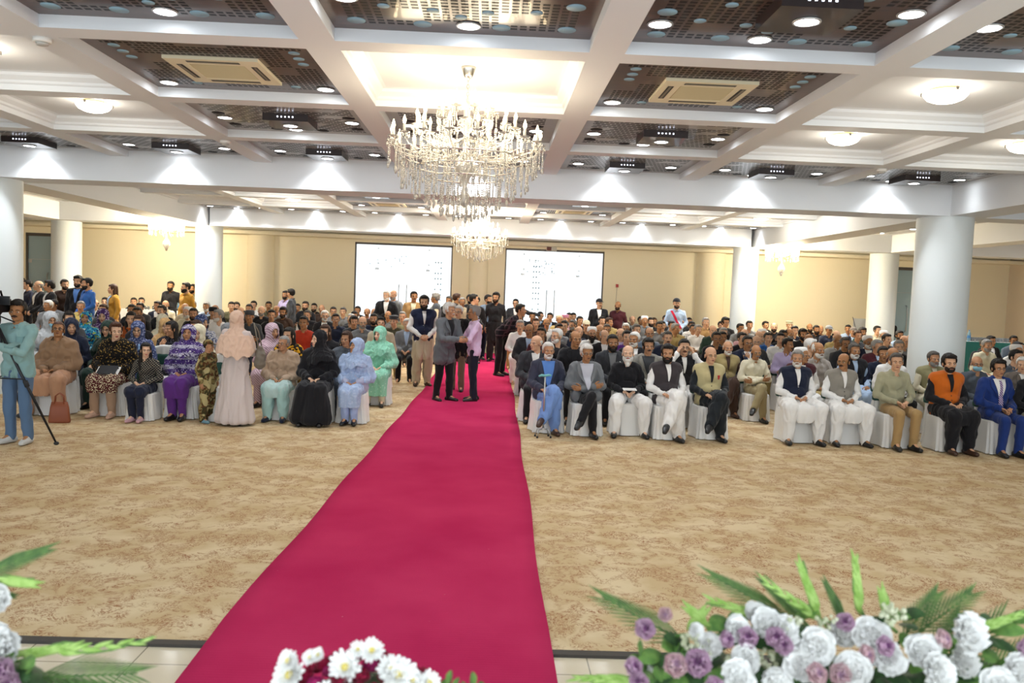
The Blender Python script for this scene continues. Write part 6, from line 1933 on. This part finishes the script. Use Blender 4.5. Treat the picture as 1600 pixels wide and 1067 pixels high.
for k, (x, y, s) in enumerate(((458, 1050, 1.25), (455, 1028, .8), (542, 1038, 1.15), (583, 1012, .85), (562, 1010, .6), (622, 1050, 1.3), (610, 1040, .9), (522, 1066, 1.0), (670, 1062, .85), (488, 1022, .55), (500, 1018, .5), (645, 1058, .8), (570, 1072, .8))):
    q = px(x, y, YB-.02)-TB.location; d = V(q.x, -.08, q.z-(rc-.055)).normalized()
    dd = V(q.x/.182, 0, (q.z-rc+.055)/.135); yy = -math.sqrt(max(0, 1-min(.99, dd.x**2+dd.z**2)))*.17
    p = V(q.x, min(yy, 0)-.02, q.z); flower(TB, 'white_chrysanthemum', 'daisy', p, (p.x*2.5, -.6, .55), s*.95, [WHP, YEL], k)
for k, (x, y) in enumerate(((705, 1050), (712, 1060), (735, 1052), (725, 1066), (745, 1066), (698, 1064))):
    p = px(x, y+14, YB)-TB.location; leaf(TB, p, ((x-718)*.02, -.5, .8), .034, .017, LEAFM)
meshobj('leaf_stem', G().tube([px(650, 1075, YB)-TB.location, px(700, 1082, YB)-TB.location, px(738, 1082, YB)-TB.location], .003, 6).me(), LEAFM, TB)
# --- left arrangement, mostly outside the picture
YC = 1.85
pc = px(-40, 1120, YC)
TC = empty('flower_arrangement', (pc.x, YC, .86), 0, 'arrangement of palm fronds and green gladiolus buds, cut by the lower left corner', 'flower arrangement')
meshobj('planter', G().rings([(0, 0, 0, .12, .1), (0, 0, .02, .13, .12), (0, 0, .1, .15, .13), (0, 0, .11, .12, .09)], 24, power=4).me(), mat('basket_dark', '3b3a2c', .8), TC)
g = G()
for k in range(4): g.ell((-.1+.06*k, 0, .16), (.09, .09, .08), 10, 8)
meshobj('moss_mound', g.me(), LEAFD, TC)
def LC(x, y, Y=YC): return px(x, y, Y)-TC.location
for k, (x0, y0, x1, y1) in enumerate(((-20, 1032, 240, 1000), (-40, 900, 52, 912), (-30, 1035, 120, 1008))):
    a, b = LC(x0, y0), LC(x1, y1); spike(TC, a, b-a, (b-a).length, 9, 0, k+3)
for k, (x0, y0, x1, y1, w) in enumerate(((20, 1060, 215, 1052, 1.1), (-50, 905, 75, 857, .8), (-40, 920, 20, 930, .8), (-10, 1070, 150, 1075, 1.0))):
    a, b = LC(x0, y0, YC+.02), LC(x1, y1, YC+.02); palm(TC, a, b-a, (b-a).length, 14, k, w)
for k, (x, y, s) in enumerate(((5, 1048, 1.2), (-15, 1060, 1.2), (18, 1066, .9))):
    flower(TC, 'mauve_rose', 'rose', LC(x, y, YC-.06), (.2, -1, .4), s, [PKP, PKD], k)
for k, (x, y, s) in enumerate(((-5, 1005, .9), (2, 1015, .9), (-10, 940, .8))): flower(TC, 'white_bloom', 'ruffled', LC(x, y, YC-.02), (.3, -1, .5), s, [WHP], k)
for k in range(16): leaf(TC, LC(rr.uniform(-40, 40), rr.uniform(1030, 1075), YC-.02), (rr.uniform(-.3, 1), -.5, rr.uniform(-.1, .8)), .07, .018, LEAFD if k % 2 else LEAFM)
# the tables they stand on (below the frame)
stage_table(TA.location.x-.55, TA.location.x+.6, YA-.28, YA+.22, .86, 'white-draped stage table carrying the large flower arrangement')
stage_table(TB.location.x-.24, TB.location.x+.24, YB-.24, YB+.22, .72, 'small white-draped stand under the dome of red roses')
stage_table(TC.location.x-.4, TC.location.x+.18, YC-.25, YC+.22, .86, 'white-draped stage table carrying the arrangement at the lower left')
